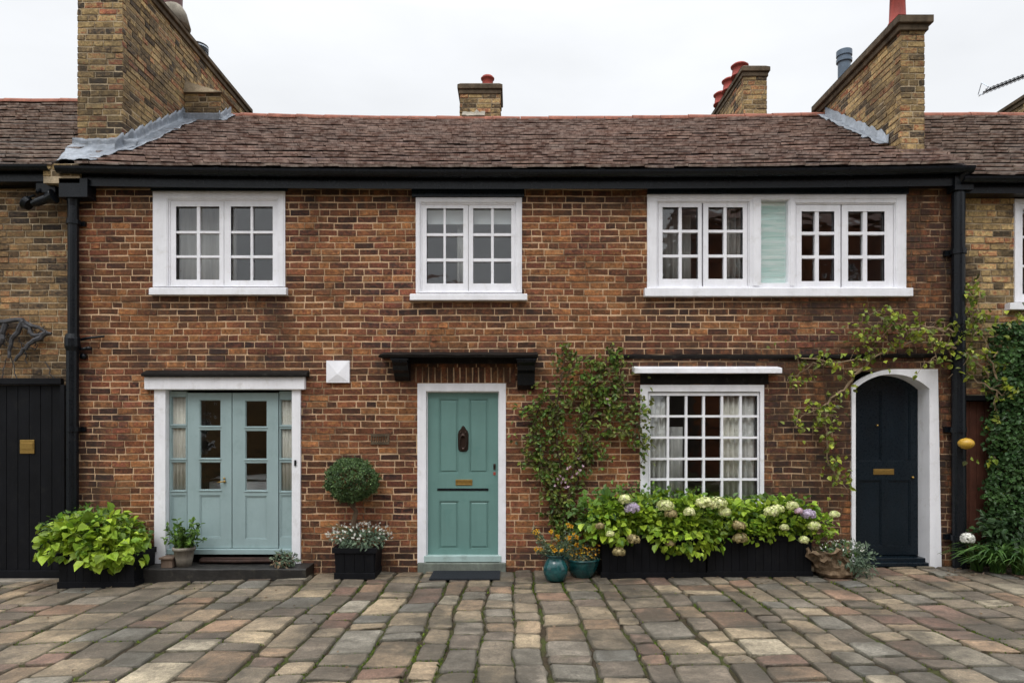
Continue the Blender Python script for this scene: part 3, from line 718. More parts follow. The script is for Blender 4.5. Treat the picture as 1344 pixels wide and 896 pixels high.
cs = MB(); cs.box(PX(218), PX(385), .06, .2, gz(-4)+.10, PZ(727.2)); cs.build('kick_board', M['darkwood'], house)
lk = MB(); x, z = PX(389), PZ(607); lk.box(x-.012, x+.012, -.05, -.034, z-.035, z+.035); lk.tube([(x, -.05, z+.01), (x, -.062, z+.01)], .007); lk.build('doorbell', M['black'], fdr, bevel=.004)
# worn stone step under french doors
st = MB(); a, b_ = PX(192, -.25), PX(404, -.25); z = PZ(745.5, -.3)
V = []; Fc = []; n = 24
for i in range(n+1):
    x = a+(b_-a)*i/n; q = .008*nz1(x*3, 1)
    V += [(x, -.32+q, gz(x)-.03), (x, -.33+q, z-.012+q), (x, -.315+q, z+q*.4), (x, .055, z+.006)]
for i in range(n):
    for k in range(3): Fc.append((i*4+k, (i+1)*4+k, (i+1)*4+k+1, i*4+k+1))
V += [(a, .055, gz(a)-.03), (b_, .055, gz(b_)-.03)]
Fc.append((0, 1, 2, 3, len(V)-2)); Fc.append((n*4+3, n*4+2, n*4+1, n*4, len(V)-1))
st.mesh(V, Fc); st.build('doorstep', M['slate'], house); STEP_Z = z

# teal panelled door -------------------------------------------------------
tf = MB(); O = TD; I = rect(559.5, 655, 513.5, 742)
tf.plate(O[0], O[1], PZ(739), O[3], [(I[0], I[1], -1, I[3])], -.02, .14)
tf.plate(I[0]-.001, I[1]+.001, PZ(739), I[3]+.001, [(I[0]+.012, I[1]-.012, -1, I[3]-.012)], .05, .139)
tfo = tf.build('door_frame', M['white'], house, bevel=.004)
def panel_door(name, outer, panels, parent, mat, yf, field=True):
    mb = MB(); O = outer; hs = panels
    mb.plate(*O, hs, yf, yf+.045)
    for h in hs:
        mb.box(h[0]-.001, h[1]+.001, yf+.016, yf+.03, h[2]-.001, h[3]+.001)
        m = .012; mb.plate(h[0], h[1], h[2], h[3], [(h[0]+m, h[1]-m, h[2]+m, h[3]-m)], yf+.005, yf+.015)
        if field:
            m = .035; mb.mesh([(h[0]+.02, yf+.0155, h[2]+.02), (h[1]-.02, yf+.0155, h[2]+.02), (h[1]-.02, yf+.0155, h[3]-.02), (h[0]+.02, yf+.0155, h[3]-.02),
                     (h[0]+m, yf+.006, h[2]+m), (h[1]-m, yf+.006, h[2]+m), (h[1]-m, yf+.006, h[3]-m), (h[0]+m, yf+.006, h[3]-m)],
                    [(0, 1, 5, 4), (1, 2, 6, 5), (2, 3, 7, 6), (3, 0, 4, 7), (4, 5, 6, 7)])
    return mb.build(name, mat, parent, bevel=.002)
Yd = .06; td = panel_door('door', (PX(559, Yd), PX(656, Yd), PZ(731, Yd), PZ(513, Yd)),
    [rect(576, 602, 523, 621, Yd), rect(615.5, 641, 523, 621, Yd), rect(576, 602, 657, 720, Yd), rect(616, 642, 657, 720, Yd)], house, M['teal'], Yd)
sl = MB(); r = rect(574, 641, 640.5, 643.5, Yd); sl.box(r[0], r[1], Yd-.006, Yd-.0005, r[2], r[3]); sl.build('draught_slot', M['black'], td)
lb = MB(); r = rect(598, 620, 629, 636.5, Yd); lb.plate(*r, [(r[0]+.02, r[1]-.02, r[2]+.018, r[3]-.018)], Yd-.008, Yd-.0005); lb.box(r[0]+.021, r[1]-.021, Yd-.005, Yd-.001, r[2]+.019, r[3]-.019); lb.build('letterbox', M['brass'], td, bevel=.002)
kx, kz = PX(608, Yd), PZ(576, Yd); kn = MB()
prof = [(.0, -.155), (.045, -.15), (.062, -.12), (.066, -.04), (.066, .06), (.055, .10), (.03, .125), (.02, .15), (0, .165)]
V = []; Fc = []
for s in (-1, 1):
    pass
outl = [(px_, pz_) for px_, pz_ in prof]+[(-px_, pz_) for px_, pz_ in prof[-2:0:-1]]
n = len(outl); V = [(kx+a, Yd-.002, kz+b2) for a, b2 in outl]+[(kx+a*.85, Yd-.016, kz+b2*.93) for a, b2 in outl]
kn.mesh(V, [tuple(range(n, 2*n))]+[(i, (i+1) % n, (i+1) % n+n, i+n) for i in range(n)])
ring = [(kx+.040*math.cos(t*6.283/20), Yd-.034-.006*math.sin(t*6.283/20), kz-.035+.085*math.sin(t*6.283/20)) for t in range(21)]
kn.tube(ring, .009, 8, caps=False)
kn.lathe((kx, Yd-.012, kz+.05), [(.026, 0), (.03, .012), (.02, .028), (.0, .034)], 14, tilt=Matrix.Rotation(R_(90), 3, 'X')); kn.lathe((kx, Yd-.02, kz-.12), [(.018, 0), (.018, .012), (.0, .02)], 12, tilt=Matrix.Rotation(R_(90), 3, 'X'))
for a in (-.03, .03): kn.lathe((kx+a, Yd-.014, kz+.085), [(.010, 0), (.008, .01), (0, .014)], 8, tilt=Matrix.Rotation(R_(90), 3, 'X'))
kn.build('knocker', M['bronze'], td, smooth=False)
lk = MB(); x, z = PX(649, Yd), PZ(612, Yd); lk.box(x-.014, x+.014, Yd-.014, Yd-.001, z-.035, z+.035); lk.tube([(x, Yd-.014, z+.012), (x, Yd-.024, z+.012)], .009); lk.build('lock', M['bronze'], td, bevel=.004)
lk = MB(); z = PZ(621, Yd); lk.box(x-.014, x+.014, Yd-.010, Yd-.001, z-.02, z+.018); lk.build('lock_plate', M['red'], td, bevel=.003)
cs = MB(); r = rect(558, 657, 729, 736.5, 0); cs.box(r[0]-.01, r[1]+.01, -.03, .12, r[2], r[3]+.005); cs.build('door_sill', M['teal_sill'], house, bevel=.005)
cs = MB(); r = rect(548, 664, 738.5, 750, -.06); cs.box(r[0], r[1], -.075, .14, gz(0)-.05, r[3]); cs.build('doorstep', paint('green_grey_step', (.17, .19, .16), .7, .3, .8, (.08, .09, .05), 6), house, bevel=.008)
# canopy over the door
cp = MB(); r = rect(498, 706, 464, 471, -.25)
V = []; Fc = []; n = 26
for i in range(n+1):
    x = r[0]+(r[1]-r[0])*i/n; q = .012*nz1(x*4, 3, 8); q2 = .010*nz1(x*5, 9, 2)
    V += [(x, -.30+q2, r[2]+.018+q*.4), (x, -.31+q2, r[3]-.018+q), (x, -.001, r[3]+.045+q), (x, -.001, r[2]+.03)]
for i in range(n):
    for k in range(4): Fc.append((i*4+k, (i+1)*4+k, (i+1)*4+(k+1) % 4, i*4+(k+1) % 4))
Fc += [(0, 1, 2, 3), (n*4+3, n*4+2, n*4+1, n*4)]
cp.mesh(V, Fc); cp.box(PX(520), PX(694), -.13, -.001, r[2]-.035, r[2]+.026); cn = cp.build('canopy', M['darkwood'], house)
for (xa, xb, yb) in ((517, 537, 500), (679, 702, 511)):
    bk = MB(); x0, x1 = PX(xa, -.12), PX(xb, -.12)
    zt = r[2]+.012; zb_ = PZ(yb, -.05); prof = [(-.001, zt), (-.27, zt), (-.27, zt-.05), (-.22, zt-.085), (-.20, zt-.14), (-.13, zt-.17), (-.10, zb_+.05), (-.03, zb_), (-.001, zb_)]
    m = len(prof); V = [(x0, a, b2) for a, b2 in prof]+[(x1, a, b2) for a, b2 in prof]
    bk.mesh(V, [tuple(range(m)), tuple(range(2*m-1, m-1, -1))]+[(i, i+m, (i+1) % m+m, (i+1) % m) for i in range(m)])
    bk.box(x0-.015, x1+.015, -.285, -.0015, zt-.03, zt-.002)
    bk.build('bracket', M['black'], cn, bevel=.004)

# arched black door ---------------------------------------------------------
def arc(x0, x1, zs, zc, n=18):       # segmental arch left->right
    hw = (x1-x0)/2; rise = zc-zs; Rr = (hw*hw+rise*rise)/(2*rise); cx = (x0+x1)/2; cz = zc-Rr
    a0 = math.asin(hw/Rr); return [(cx+Rr*math.sin(-a0+2*a0*i/n), cz+Rr*math.cos(-a0+2*a0*i/n)) for i in range(n+1)]
xl, xr = PX(1121.5), PX(1218); zs, zc = PZ(510), PZ(491); zb0 = gz(4.6)-.02
inn = [(xl, zb0)]+arc(xl, xr, zs, zc)+[(xr+.005, zb0)]
oxl, oxr = PX(1116.5), PX(1229)
outp = [(oxl, zb0)]
A = arc(oxl, oxr, PZ(508), PZ(484.5))
for (x, z) in A:
    t = (x-oxl)/(oxr-oxl); outp.append((x, z if t < .45 else max(z, PZ(484.5)-.0)))
outp.append((PX(1234), zb0))
sr = MB(); m = len(inn); yf = -.03; ybk = .26
V = [(x, yf, z) for x, z in inn]+[(x, yf, z) for x, z in outp]+[(x, ybk, z) for x, z in inn]+[(x, .05, z) for x, z in outp]
Fc = []
for i in range(m-1):
    Fc += [(i, i+1, m+i+1, m+i), (i, 2*m+i, 2*m+i+1, i+1), (m+i, m+i+1, 3*m+i+1, 3*m+i)]
Fc += [(0, m, 3*m, 2*m), (m-1, 3*m-1, 4*m-1, 2*m-1)]
sr.mesh(V, Fc)
aso = sr.build('arched_surround', M['white_wall'], house, merge=True)
tr_ = MB(); tr_.box(AX0-.0, AX1+.0, .262, .28, AZ1-.25, AZ1+.03); tr_.build('arch_backing', M['navy'], aso)
Ya = .21
Zt = PZ(494, Ya)
def arow(): pass
ap = [rect(1127, 1157, 512, 605, Ya), rect(1165, 1195, 512, 605, Ya), rect(1127, 1157, 630, 716, Ya), rect(1165, 1195, 630, 716, Ya)]
ad = panel_door('door', (PX(1116, Ya), PX(1212, Ya), PZ(728, Ya), AZ1+.0), ap, house, M['navy'], Ya, field=False)
lb = MB(); r = rect(1146, 1173, 615, 622.5, Ya); lb.box(r[0], r[1], Ya-.008, Ya-.0005, r[2], r[3]); lb.box(r[0]+.015, r[1]-.015, Ya-.012, Ya-.0085, r[2]+.015, r[3]-.015); lb.build('letterbox', M['brass'], ad, bevel=.002)
for (x, y, r_) in ((1197, 626, .014), (1150.5, 558, .012)):
    k = MB(); k.lathe((PX(x, Ya), Ya-.001, PZ(y, Ya)), [(r_, 0), (r_, .006), (r_*.6, .014), (r_*1.1, .022), (r_*.9, .03), (0, .032)], 14, tilt=Matrix.Rotation(R_(90), 3, 'X')); k.build('knob', M['brass'], ad, smooth=True)
cs = MB(); cs.box(PX(1119), PX(1213, .15), .06, .259, gz(4.7), gz(4.7)+.09); cs.box(PX(1119), PX(1213, .15), -.01, .0595, gz(4.7), gz(4.7)+.045); cs.build('doorstep', M['navy'], house, bevel=.006)

# shade rail and ledge over ground-floor window
lr = MB(); r = rect(832, 1026, 481.5, 490, -.14)
lr.mesh([(r[0], -.16, r[2]), (r[1], -.16, r[2]), (r[1], -.0015, r[2]+.02), (r[0], -.0015, r[2]+.02), (r[0], -.16, r[3]-.012), (r[1], -.16, r[3]-.012), (r[1], -.0015, r[3]+.02), (r[0], -.0015, r[3]+.02)],
    [(0, 3, 2, 1), (0, 1, 5, 4), (4, 5, 6, 7), (1, 2, 6, 5), (3, 0, 4, 7)]); lr.build('window_hood', M['white'], house, bevel=.006)
lg = MB(); V = []; Fc = []; n = 40; a, b_ = PX(818), PX(1240)
for i in range(n+1):
    x = a+(b_-a)*i/n; q = .008*nz1(x*3, 5, 1); z = PZ(468)+(.012 if x > 4.2 else 0)
    V += [(x, -.045+q, z-.02+q), (x, -.05+q, z+.006+q), (x, -.001, z+.028+q), (x, -.001, z-.03)]
for i in range(n):
    for k in range(4): Fc.append((i*4+k, (i+1)*4+k, (i+1)*4+(k+1) % 4, i*4+(k+1) % 4))
Fc += [(0, 1, 2, 3), (n*4+3, n*4+2, n*4+1, n*4)]
lg.mesh(V, Fc); lg.build('drip_ledge', M['darkwood'], house)
dl = MB(); r = rect(840, 1008, 491, 504.5); dl.box(r[0], r[1], -.012, -.001, r[2]+.004, r[3]); dl.build('timber_lintel', M['darkwood'], house)

# vent box and air brick
vb = MB(); r = rect(428, 458.5, 473, 502, -.05); c = ((r[0]+r[1])/2, (r[2]+r[3])/2)
vb.box(r[0], r[1], -.045, -.001, r[2], r[3]); vb.mesh([(r[0]+.012, -.0452, r[2]+.012), (r[1]-.012, -.0452, r[2]+.012), (r[1]-.012, -.0452, r[3]-.012), (r[0]+.012, -.0452, r[3]-.012), (c[0], -.064, c[1]-.03)], [(0, 1, 4), (1, 2, 4), (2, 3, 4), (3, 0, 4)])
vb.build('vent_cover', M['white'], house, bevel=.003)
av = MB(); r = rect(487, 511, 569, 583); av.plate(*r, [(r[0]+.015+i*.028, r[0]+.033+i*.028, r[2]+.03, r[3]-.03) for i in range(7)], -.018, -.001); av.build('air_brick', M['cap'], house)

# drainpipes
dp = MB(); x = PX(97, -.09)
dp.box(PX(83, -.12), PX(120, -.12), -.2, -.03, PZ(262, -.1), PZ(238, -.1))
dp.tube([(x, -.10, PZ(262)), (x, -.10, PZ(275)), (x, -.10, PZ(440))], [.075, .062, .062], 16)
dp.tube([(x-.01, -.10, PZ(440)), (x-.01, -.10, PZ(446)), (x-.01, -.10, PZ(456)), (x-.01, -.10, PZ(462)), (x-.01, -.10, gz(-5)-.02)], [.07, .085, .085, .068, .066], 16)
for y in (292, 560): dp.tube([(x, -.10, PZ(y)), (x, -.10, PZ(y+6))], .076, 16); dp.box(x-.10, x+.10, -.045, -.001, PZ(y+6), PZ(y))
dpo = dp.build('drainpipe', M['black'], house, smooth=False)
dp = MB(); x = PX(1257, -.1)
dp.tube([(x+.02, -.22, 4.74), (x, -.11, 4.60), (x, -.11, PZ(262))], .06, 16); dp.box(x-.09, x+.13, -.19, -.03, PZ(256), PZ(236))
dp.tube([(x, -.11, PZ(258)), (x, -.11, PZ(420))], .074, 16)
dp.tube([(x, -.11, PZ(418)), (x, -.11, PZ(428))], .09, 16); dp.tube([(x, -.11, PZ(428)), (x+.01, -.11, gz(5.3)-.02)], .078, 16)
for y in (330, 560, 700): dp.tube([(x, -.11, PZ(y)), (x, -.11, PZ(y+7))], .089, 16); dp.box(x-.12, x+.12, -.05, .05, PZ(y+7), PZ(y))
dp.build('drainpipe', M['black'], house)
# tap and stub pipes beside the left drainpipe
tp = MB(); tp.tube([(PX(106), -.05, PZ(447)), (PX(122), -.06, PZ(444)), (PX(140), -.05, PZ(442))], [.018, .016, .012], 8)
tp.tube([(PX(104), -.05, PZ(459)), (PX(120), -.07, PZ(458))], .018, 8); tp.lathe((PX(121), -.06, PZ(458)), [(.03, -.02), (.036, 0), (.03, .02)], 10)
tp.tube([(PX(112), .0, PZ(468)), (PX(112), -.06, PZ(468))], .035, 10)
tp.build('waste_pipe', M['black'], house, smooth=True)

# ================================================================== CHIMNEYS
YB = [M['brick_y'], M['mortar_y']]
def cap_slab(parent, x0, x1, y0, y1, z, h=.11, ov=.07, mat='cap', name='chimney_cap'):
    mb = MB(); mb.box(x0-ov*.5, x1+ov*.5, y0-ov*.5, y1+ov*.5, z-.075, z-.0012); mb.box(x0-ov, x1+ov, y0-ov, y1+ov, z, z+h-.03)
    mb.mesh([(x0-ov, y0-ov, z+h-.029), (x1+ov, y0-ov, z+h-.029), (x1+ov, y1+ov, z+h-.029), (x0-ov, y1+ov, z+h-.029), (x0, y0, z+h+.01), (x1, y0, z+h+.01), (x1, y1, z+h+.01), (x0, y1, z+h+.01)],
            [(0, 1, 5, 4), (1, 2, 6, 5), (2, 3, 7, 6), (3, 0, 4, 7), (4, 5, 6, 7)])
    return mb.build(name, M[mat], parent, bevel=.01)
def pot(parent, x, y, z, r, h, mat, style=0):
    mb = MB()
    if style == 0: pr = [(r*1.15, 0), (r*1.15, h*.08), (r, h*.12), (r*.88, h*.75), (r*1.12, h*.80), (r*1.15, h*.88), (r*.95, h*.92), (r*.9, h), (r*.7, h), (r*.7, h*.6)]
    elif style == 1: pr = [(r, 0), (r*1.05, h*.5), (r*1.25, h*.62), (r*1.25, h*.70), (r*.9, h*.78), (r*.6, h*.95), (r*.15, h)]
    else: pr = [(r*.8, 0), (r*.8, h*.55), (r, h*.56), (r, h*.66), (r*.86, h*.67), (r*.86, h*.76), (r, h*.77), (r, h*.95), (r*.7, h), (0.01, h)]
    mb.lathe((x, y, z), pr, 22)
    return mb.build('chimney_pot', mat, parent, smooth=style == 0)
def rz(Y): return 4.80+(Y+.23)*(RZ-4.80)/(RY+.23)
# left party-wall stack
lx0, lx1, ly0, ly1, lz = -5.56, -4.99, .45, 4.6, 7.66
cl = brick_box('chimney', house, lx0, lx1, ly0, ly1, 4.9, lz, YB, 61); cl['label'] = 'tall yellow stock-brick party-wall stack on the left of the roof'
cap_slab(cl, lx0, lx1, ly0, ly1, lz, .09, .07)
q = MB(); q.box(-4.985, -4.44, 2.1, 3.1, 6.1, 6.78, 1); lay(q, Vector((0, 2.1, 0)), X3, Z3, Vector((0, -1, 0)), -4.985, -4.43, 6.1, 6.78, seed=71); lay(q, Vector((-4.44, 0, 0)), Y3, Z3, X3, 2.1, 3.1, 6.1, 6.78, seed=72)
q.mesh([(-5.0, 2.05, 6.785), (-4.40, 2.05, 6.785), (-4.40, 3.1, 6.785), (-5.0, 3.1, 6.785), (-5.0, 2.1, 6.98), (-5.0, 3.1, 6.98)], [(0, 1, 2, 3), (0, 1, 4), (1, 2, 5, 4), (2, 3, 5)], 1)
q.build('chimney_shoulder', YB, cl)
# lead flashing, stepped and crinkled, climbing the slope
def flashing(x0, x1, ya, yb, name='flashing', parent=None, seed=1, width=.22, dirn=1, up=.14, slope=rz):
    mb = MB(); n = 90; V = []; Fc = []; K = 9
    for i in range(n+1):
        y = ya+(yb-ya)*i/n
        for k in range(K+1):
            t = k/K; s = nz1(y*6, t*3, seed)
            if t < .4: x = x0+dirn*(.012+.008*s); z = slope(y)+.05+up*(1-t/.4)+.045*(1-t/.4)*((y*4.4) % 1-.5)+.02*nz1(y*14, t*4, seed)
            else: u = (t-.4)/.6; x = x0+dirn*(.014+width*u*(1+.3*nz1(y*4, 3, seed))); z = slope(y)+.062+.018*s+.014*nz1(y*17, t*9, seed)
            V.append((x, y, z+sag(x)*.8))
    for i in range(n):
        for k in range(K): Fc.append((i*(K+1)+k, (i+1)*(K+1)+k, (i+1)*(K+1)+k+1, i*(K+1)+k+1))
    mb.mesh(V, Fc); return mb.build(name, M['lead'], parent, smooth=True, solid=.006)
flashing(lx1, 0, .25, 2.12, parent=cl, seed=2, width=.22, up=.17)
ap_ = MB(); V = []; Fc = []; n = 34; K = 22
for i in range(n+1):
    for k in range(K+1):
        t = k/K; u = i/n; y = .435-.64*max(0, t-.15)/.85
        xl_ = lx0-.06+.30*max(0, t-.35)**.7; xr_ = lx1+.22-.22*t; x = xl_+(xr_-xl_)*u
        V.append((x, y-.012, rz(y)+(.09*(1-t/.15) if t < .15 else 0)+.062+.030*nz1(x*6, t*5, 4)+.014*nz1(x*19, t*16, 4)+sag(x)*.8))
for i in range(n):
    for k in range(K): Fc.append((i*(K+1)+k, i*(K+1)+k+1, (i+1)*(K+1)+k+1, (i+1)*(K+1)+k))
ap_.mesh(V, Fc); ap_.build('lead_apron', M['lead'], cl, smooth=True, solid=.006)
sh = MB(); V = []; 
f2 = flashing(-4.44, 0, 2.0, 2.45, parent=cl, seed=5, width=.10, up=.12)
fr_ = MB(); fr_.box(-5.0, -4.40, 2.02, 2.085, 6.33, 6.46); fr_.build('flashing', M['lead'], cl, bevel=.02)
cm = MB(); cm.box(-5.56, -5.13, -.2, .3, 4.60, 4.83, 1); lay(cm, Vector((0, -.2, 0)), X3, Z3, Vector((0, -1, 0)), -5.56, -5.13, 4.68, 4.85, seed=90); cm.build('corbel', YB, cl)
# roof pots: D 8.3+Y
pot(cl, PX(223, 2.0), 2.0, lz+.09, .17, .95, M['brownpot'], 1); pot(cl, PX(208, .7)-.02, 1.2, lz+.09, .12, .2, M['cement'], 0)
pz = MB(); pz.lathe((PX(226, 2.0), 2.0, lz+.085), [(.26, 0), (.2, .22), (.15, .3)], 20); pz.build('flaunching', M['cement'], cl, smooth=True)
fp = pot(cl, PX(260, 3.6), 3.6, lz+.09, .17, .62, M['black'], 2)
bd = MB(); bd.lathe((PX(260, 3.6), 3.6, lz+.09+.62*.66), [(.155, -.02), (.155, .08)], 22, cap=False); bd.lathe((PX(260, 3.6), 3.6, lz+.09+.62*.9), [(.173, -.02), (.173, .0)], 22, cap=False); bd.build('flue_band', M['chrome'], fp, smooth=True)
# right party-wall stack
rx0, rx1, ry0, ry1, rzt = 4.90, 5.19, .3, 2.62, 6.76
cr_ = brick_box('chimney', house, rx0, rx1, ry0, ry1, 4.8, rzt, YB, 81); cr_['label'] = 'narrow yellow-brick stack above the arched door, red pot and grey flue on top'
cap_slab(cr_, rx0, rx1, ry0, ry1, rzt, .12, .08)
mf = MB(); V = []; Fc = []; n = 30
for i in range(n+1):
    y = .55+(2.35-.55)*i/n
    for k in range(4): V.append((rx0-.010-[0, .006, .06, .13][k]*(1+.4*nz1(y*8, k, 3)), y, rz(y)+[.18, .06, .06, .052][k]+.05*nz1(y*9, k, 6)))
for i in range(n):
    for k in range(3): Fc.append((i*4+k, i*4+k+1, (i+1)*4+k+1, (i+1)*4+k))
mf.mesh(V, Fc); mf.build('flashing', M['cement'] if False else M['lead'], cr_, smooth=True, solid=.008)
pot(cr_, 4.98, .52, rzt+.11, .10, .55, M['redpot'], 0); pot(cr_, PX(1108, 1.8), 1.8, rzt+.1, .11, .42, M['bluegrey'], 2)
# middle stack
a, b_ = PX(604, 2.95), PX(656, 2.95); mz = PZ(118, 2.95)
cm_ = brick_box('chimney', house, a, b_, 2.95, 3.55, 6.0, mz, YB, 101); cm_['label'] = 'small square stack behind the middle of the ridge'
cap_slab(cm_, a, b_, 2.95, 3.55, mz, .10, .045); pot(cm_, PX(640, 3.2), 3.2, mz+.10, .10, .24, M['redpot'], 0)
fl = MB(); V = []
for i in range(9):
    x = PX(606, 2.4)+i*.045; V += [(x, 2.40, rz(2.4)+.04+.02*nz1(i*1.3, 2)), (x, 2.62, rz(2.5)+.13+.05*nz1(i*1.9, 5))]
fl.mesh(V, [(2*i, 2*i+2, 2*i+3, 2*i+1) for i in range(8)]); fl.build('flashing', M['cement'], cm_, solid=.03)
# right rear stack with a row of red pots
a, b_ = PX(976, 3.0), PX(1006, 3.0); z2 = PZ(95, 3.0)
cb = brick_box('chimney', house, a, b_, 3.0, 4.7, 6.0, z2, YB, 121); cb['label'] = 'rear stack carrying a row of red clay pots'
cap_slab(cb, a, b_, 3.0, 4.7, z2, .10, .05)
for i, y in enumerate((3.35, 3.85, 4.35)): pot(cb, a+.05, y, z2+.09, .13, .22, M['redpot'], 0)

# ================================================================== LEFT NEIGHBOUR
nl = thing('brick_house', (-7.5, 0, 0), 'sooty stock-brick house at the left edge with a black boarded garage door', 'house')
GD = (-7.2, PX(84, .06), -.35, PZ(498, .06))
lw = facade('wall', nl, -9.0, HX0-.012, -.3, 4.62, [GD], .06, [M['brick_l'], M['mortar_y']], 31)
gb = MB(); gb.box(-7.2, PX(84, .06), -.0, .14, PZ(504, 0)-.0, PZ(496, 0)); gb.box(PX(79), PX(84.5), 0, .14, gz(-5.6), PZ(505)); gdf = gb.build('door_frame', M['blackwood'], nl, bevel=.004)
gd = MB(); x = PX(79)-.004
while x > -7.2:
    gd.box(x-.135, x, .06, .11, PZ(748, .06), PZ(505.5, .06)); x -= .139
gd.box(-7.2, PX(79), .07, .12, PZ(748, .06), PZ(505.5, .06)); gd.box(-7.2, PX(79)-.002, .035, .11, gz(-6)+.02, PZ(748.3, .04))
gdo = gd.build('door', M['blackwood'], nl, bevel=.005)
lb = MB(); r = rect(26, 45, 577, 595, .05); lb.box(r[0], r[1], .048, .0595, r[2], r[3]); lb.box(r[0]+.012, r[1]-.012, .042, .0478, r[2]+.05, r[3]-.035); lb.build('letterbox', M['brass'], gdo, bevel=.003)
ds = MB(); ds.box(-7.2, PX(84), -.12, .0595, gz(-6)-.03, gz(-6)+.018); ds.build('threshold', M['stonepot'], nl, bevel=.008)
roof(nl, -9.3, -5.44, -.2, 4.80, 2.5, 6.82, M['tile_l'], 33)
gutter(nl, -9.3, PX(66, -.2), -.215, 4.80, .055, joints_=[-6.3])
fb = MB(); fb.box(-9.3, HX0-.03, -.14, .0595, 4.64, 4.80); fb.build('fascia', M['black'], nl)
pw = MB(); pw.box(-9.3, HX0-.02, 2.4, 2.6, -.3, 4.7); pw.build('inner_wall', M['roomdark'], nl)
# dead climber stub on the left wall & floodlight
fl_ = thing('floodlight', (PX(55), .0, PZ(258)), 'small black security floodlight under the left gutter beside the drainpipe', 'light')
q = MB(); q.box(PX(48, -.1), PX(74, -.1), -.12, .055, PZ(254, -.1), PZ(240, -.1)); q.build('mount', M['black'], fl_, bevel=.01)
q = MB(); T = Matrix.Rotation(R_(-50), 3, 'Y'); q.lathe((PX(60, -.15), -.16, PZ(262, -.15)), [(.035, -.16), (.05, -.1), (.05, .02), (.085, .10), (.085, .115)], 18, tilt=Matrix.Rotation(R_(70), 3, 'Y')); q.build('lamp_head', M['black'], fl_)
q = MB(); q.tube([(PX(62), -.1, PZ(252)), (PX(60), -.15, PZ(258))], .02); q.build('arm', M['black'], fl_)
q = MB(); q.lathe((PX(34, -.1), -.1, PZ(266, -.1)), [(.07, -.05), (.085, 0), (.08, .012)], 18, tilt=Matrix.Rotation(R_(-60), 3, 'Y')); q.tube([(PX(36), -.1, PZ(266)), (PX(56), -.14, PZ(262))], .015); q.build('lamp_head', M['black'], fl_)
cbn = MB()
def wig(p0, p1, k, amp, seed):
    p0, p1 = Vector(p0), Vector(p1); return [p0.lerp(p1, i/k)+Vector((amp*nz1(i*.9, seed), amp*.4*nz1(i*.8, seed+5), amp*nz1(i*.7, seed+9)))*(1 if 0 < i < k else 0) for i in range(k+1)]
def leaf(mb, p, d, n, ln, wd, fold=.25, mi=0, t=None, rnd=random, curl=.15):
    d = d.normalized(); s = d.cross(n)
    if s.length < 1e-4: s = d.orthogonal()
    s.normalize(); n = s.cross(d).normalized(); t = t or (rnd.random(), rnd.random(), 0, 1)
    up = n*(wd*fold); dr = -n*(ln*curl)
    b0 = p; l1 = p+d*ln*.3-s*wd*.5+up; l2 = p+d*ln*.68-s*wd*.38+up+dr*.4; tp_ = p+d*ln+dr; r1 = p+d*ln*.3+s*wd*.5+up; r2 = p+d*ln*.68+s*wd*.38+up+dr*.4
    mb.mesh([b0, l1, l2, tp_, r2, r1], [(0, 3, 2, 1), (0, 5, 4, 3)], mi, t)
def rvec(rnd): 
    while True:
        v = Vector((rnd.uniform(-1, 1), rnd.uniform(-1, 1), rnd.uniform(-1, 1)))
        if .05 < v.length < 1: return v.normalized()
sv = thing('bare_climber', (-6, 0, PZ(470)), 'leafless grey-black climber stems arching on the left house wall above the garage door', 'plant')
q = MB()
for i, (a, b2, c2) in enumerate([((-20, 428), (30, 420), (66, 438)), ((30, 420), (45, 440), (70, 438)), ((64, 437), (40, 452), (22, 474)), ((10, 425), (4, 450), (-10, 470)), ((35, 422), (18, 445), (14, 470))]):
    pts = []
    for (u, v_) in (a, b2, c2): pts.append(Vector((PX(u), -.03, PZ(v_))))
    full = wig(pts[0], pts[1], 5, .06, i)+wig(pts[1], pts[2], 5, .06, i+20)[1:]
    q.tube(full, [.035-.0018*k for k in range(len(full))], 7)
for i in range(16):
    rnd = random.Random(i); p = Vector((rnd.uniform(PX(-10), PX(60)), .02, rnd.uniform(PZ(475), PZ(425)))); q.tube(wig(p, p+Vector((rnd.uniform(-.25, .25), 0, rnd.uniform(-.3, .1))), 5, .05, i*3), .006, 5)
q.build('stems', paint('grey_dead_wood', (.055, .055, .06), .7, .3, .6, (.14, .13, .13), 12), sv)

# ================================================================== RIGHT NEIGHBOUR
nr = thing('brick_house', (7, 0, 0), 'yellow stock-brick house at the right edge behind the ivy', 'house')
RW = rect(1330, 1420, 262, 397, .05); GT = rect(1266, 1310, 522, 760, .05)
facade('wall', nr, HX1+.012, 9.5, -.3, 4.60, [(RW[0]+.01, RW[1]-.01, RW[2]+.01, RW[3]-.01), (GT[0], GT[1], -.6, GT[3])], .05, [M['brick_y'], M['mortar_y']], 51)
fr = MB(); fr.plate(*RW, [(RW[0]+.06, RW[1]-.06, RW[2]+.05, RW[3]-.05)], .02, .15)
wn = fr.build('window', M['white'], nr, bevel=.004)
c0 = (RW[0]+.062, RW[1]-.062, RW[2]+.052, RW[3]-.052); hs = []
for i in range(3):
    for j in range(3): hs.append((c0[0]+.045+i*.24, c0[0]+.045+i*.24+.215, c0[2]+.05+j*.355, c0[2]+.05+j*.355+.33))
sb = MB(); sb.plate(*c0, [h for h in hs if h[1] < c0[1]], .04, .09); sb.build('casement', M['white'], wn, bevel=.003)
g = MB(); g.box(c0[0]+.02, c0[1]-.02, .062, .067, c0[2]+.02, c0[3]-.02); g.build('pane', M['glass'], wn)
sb = MB(); sb.box(PX(1322), PX(1425), -.05, .07, PZ(407), PZ(398)); sb.build('sill', M['white'], wn, bevel=.005)
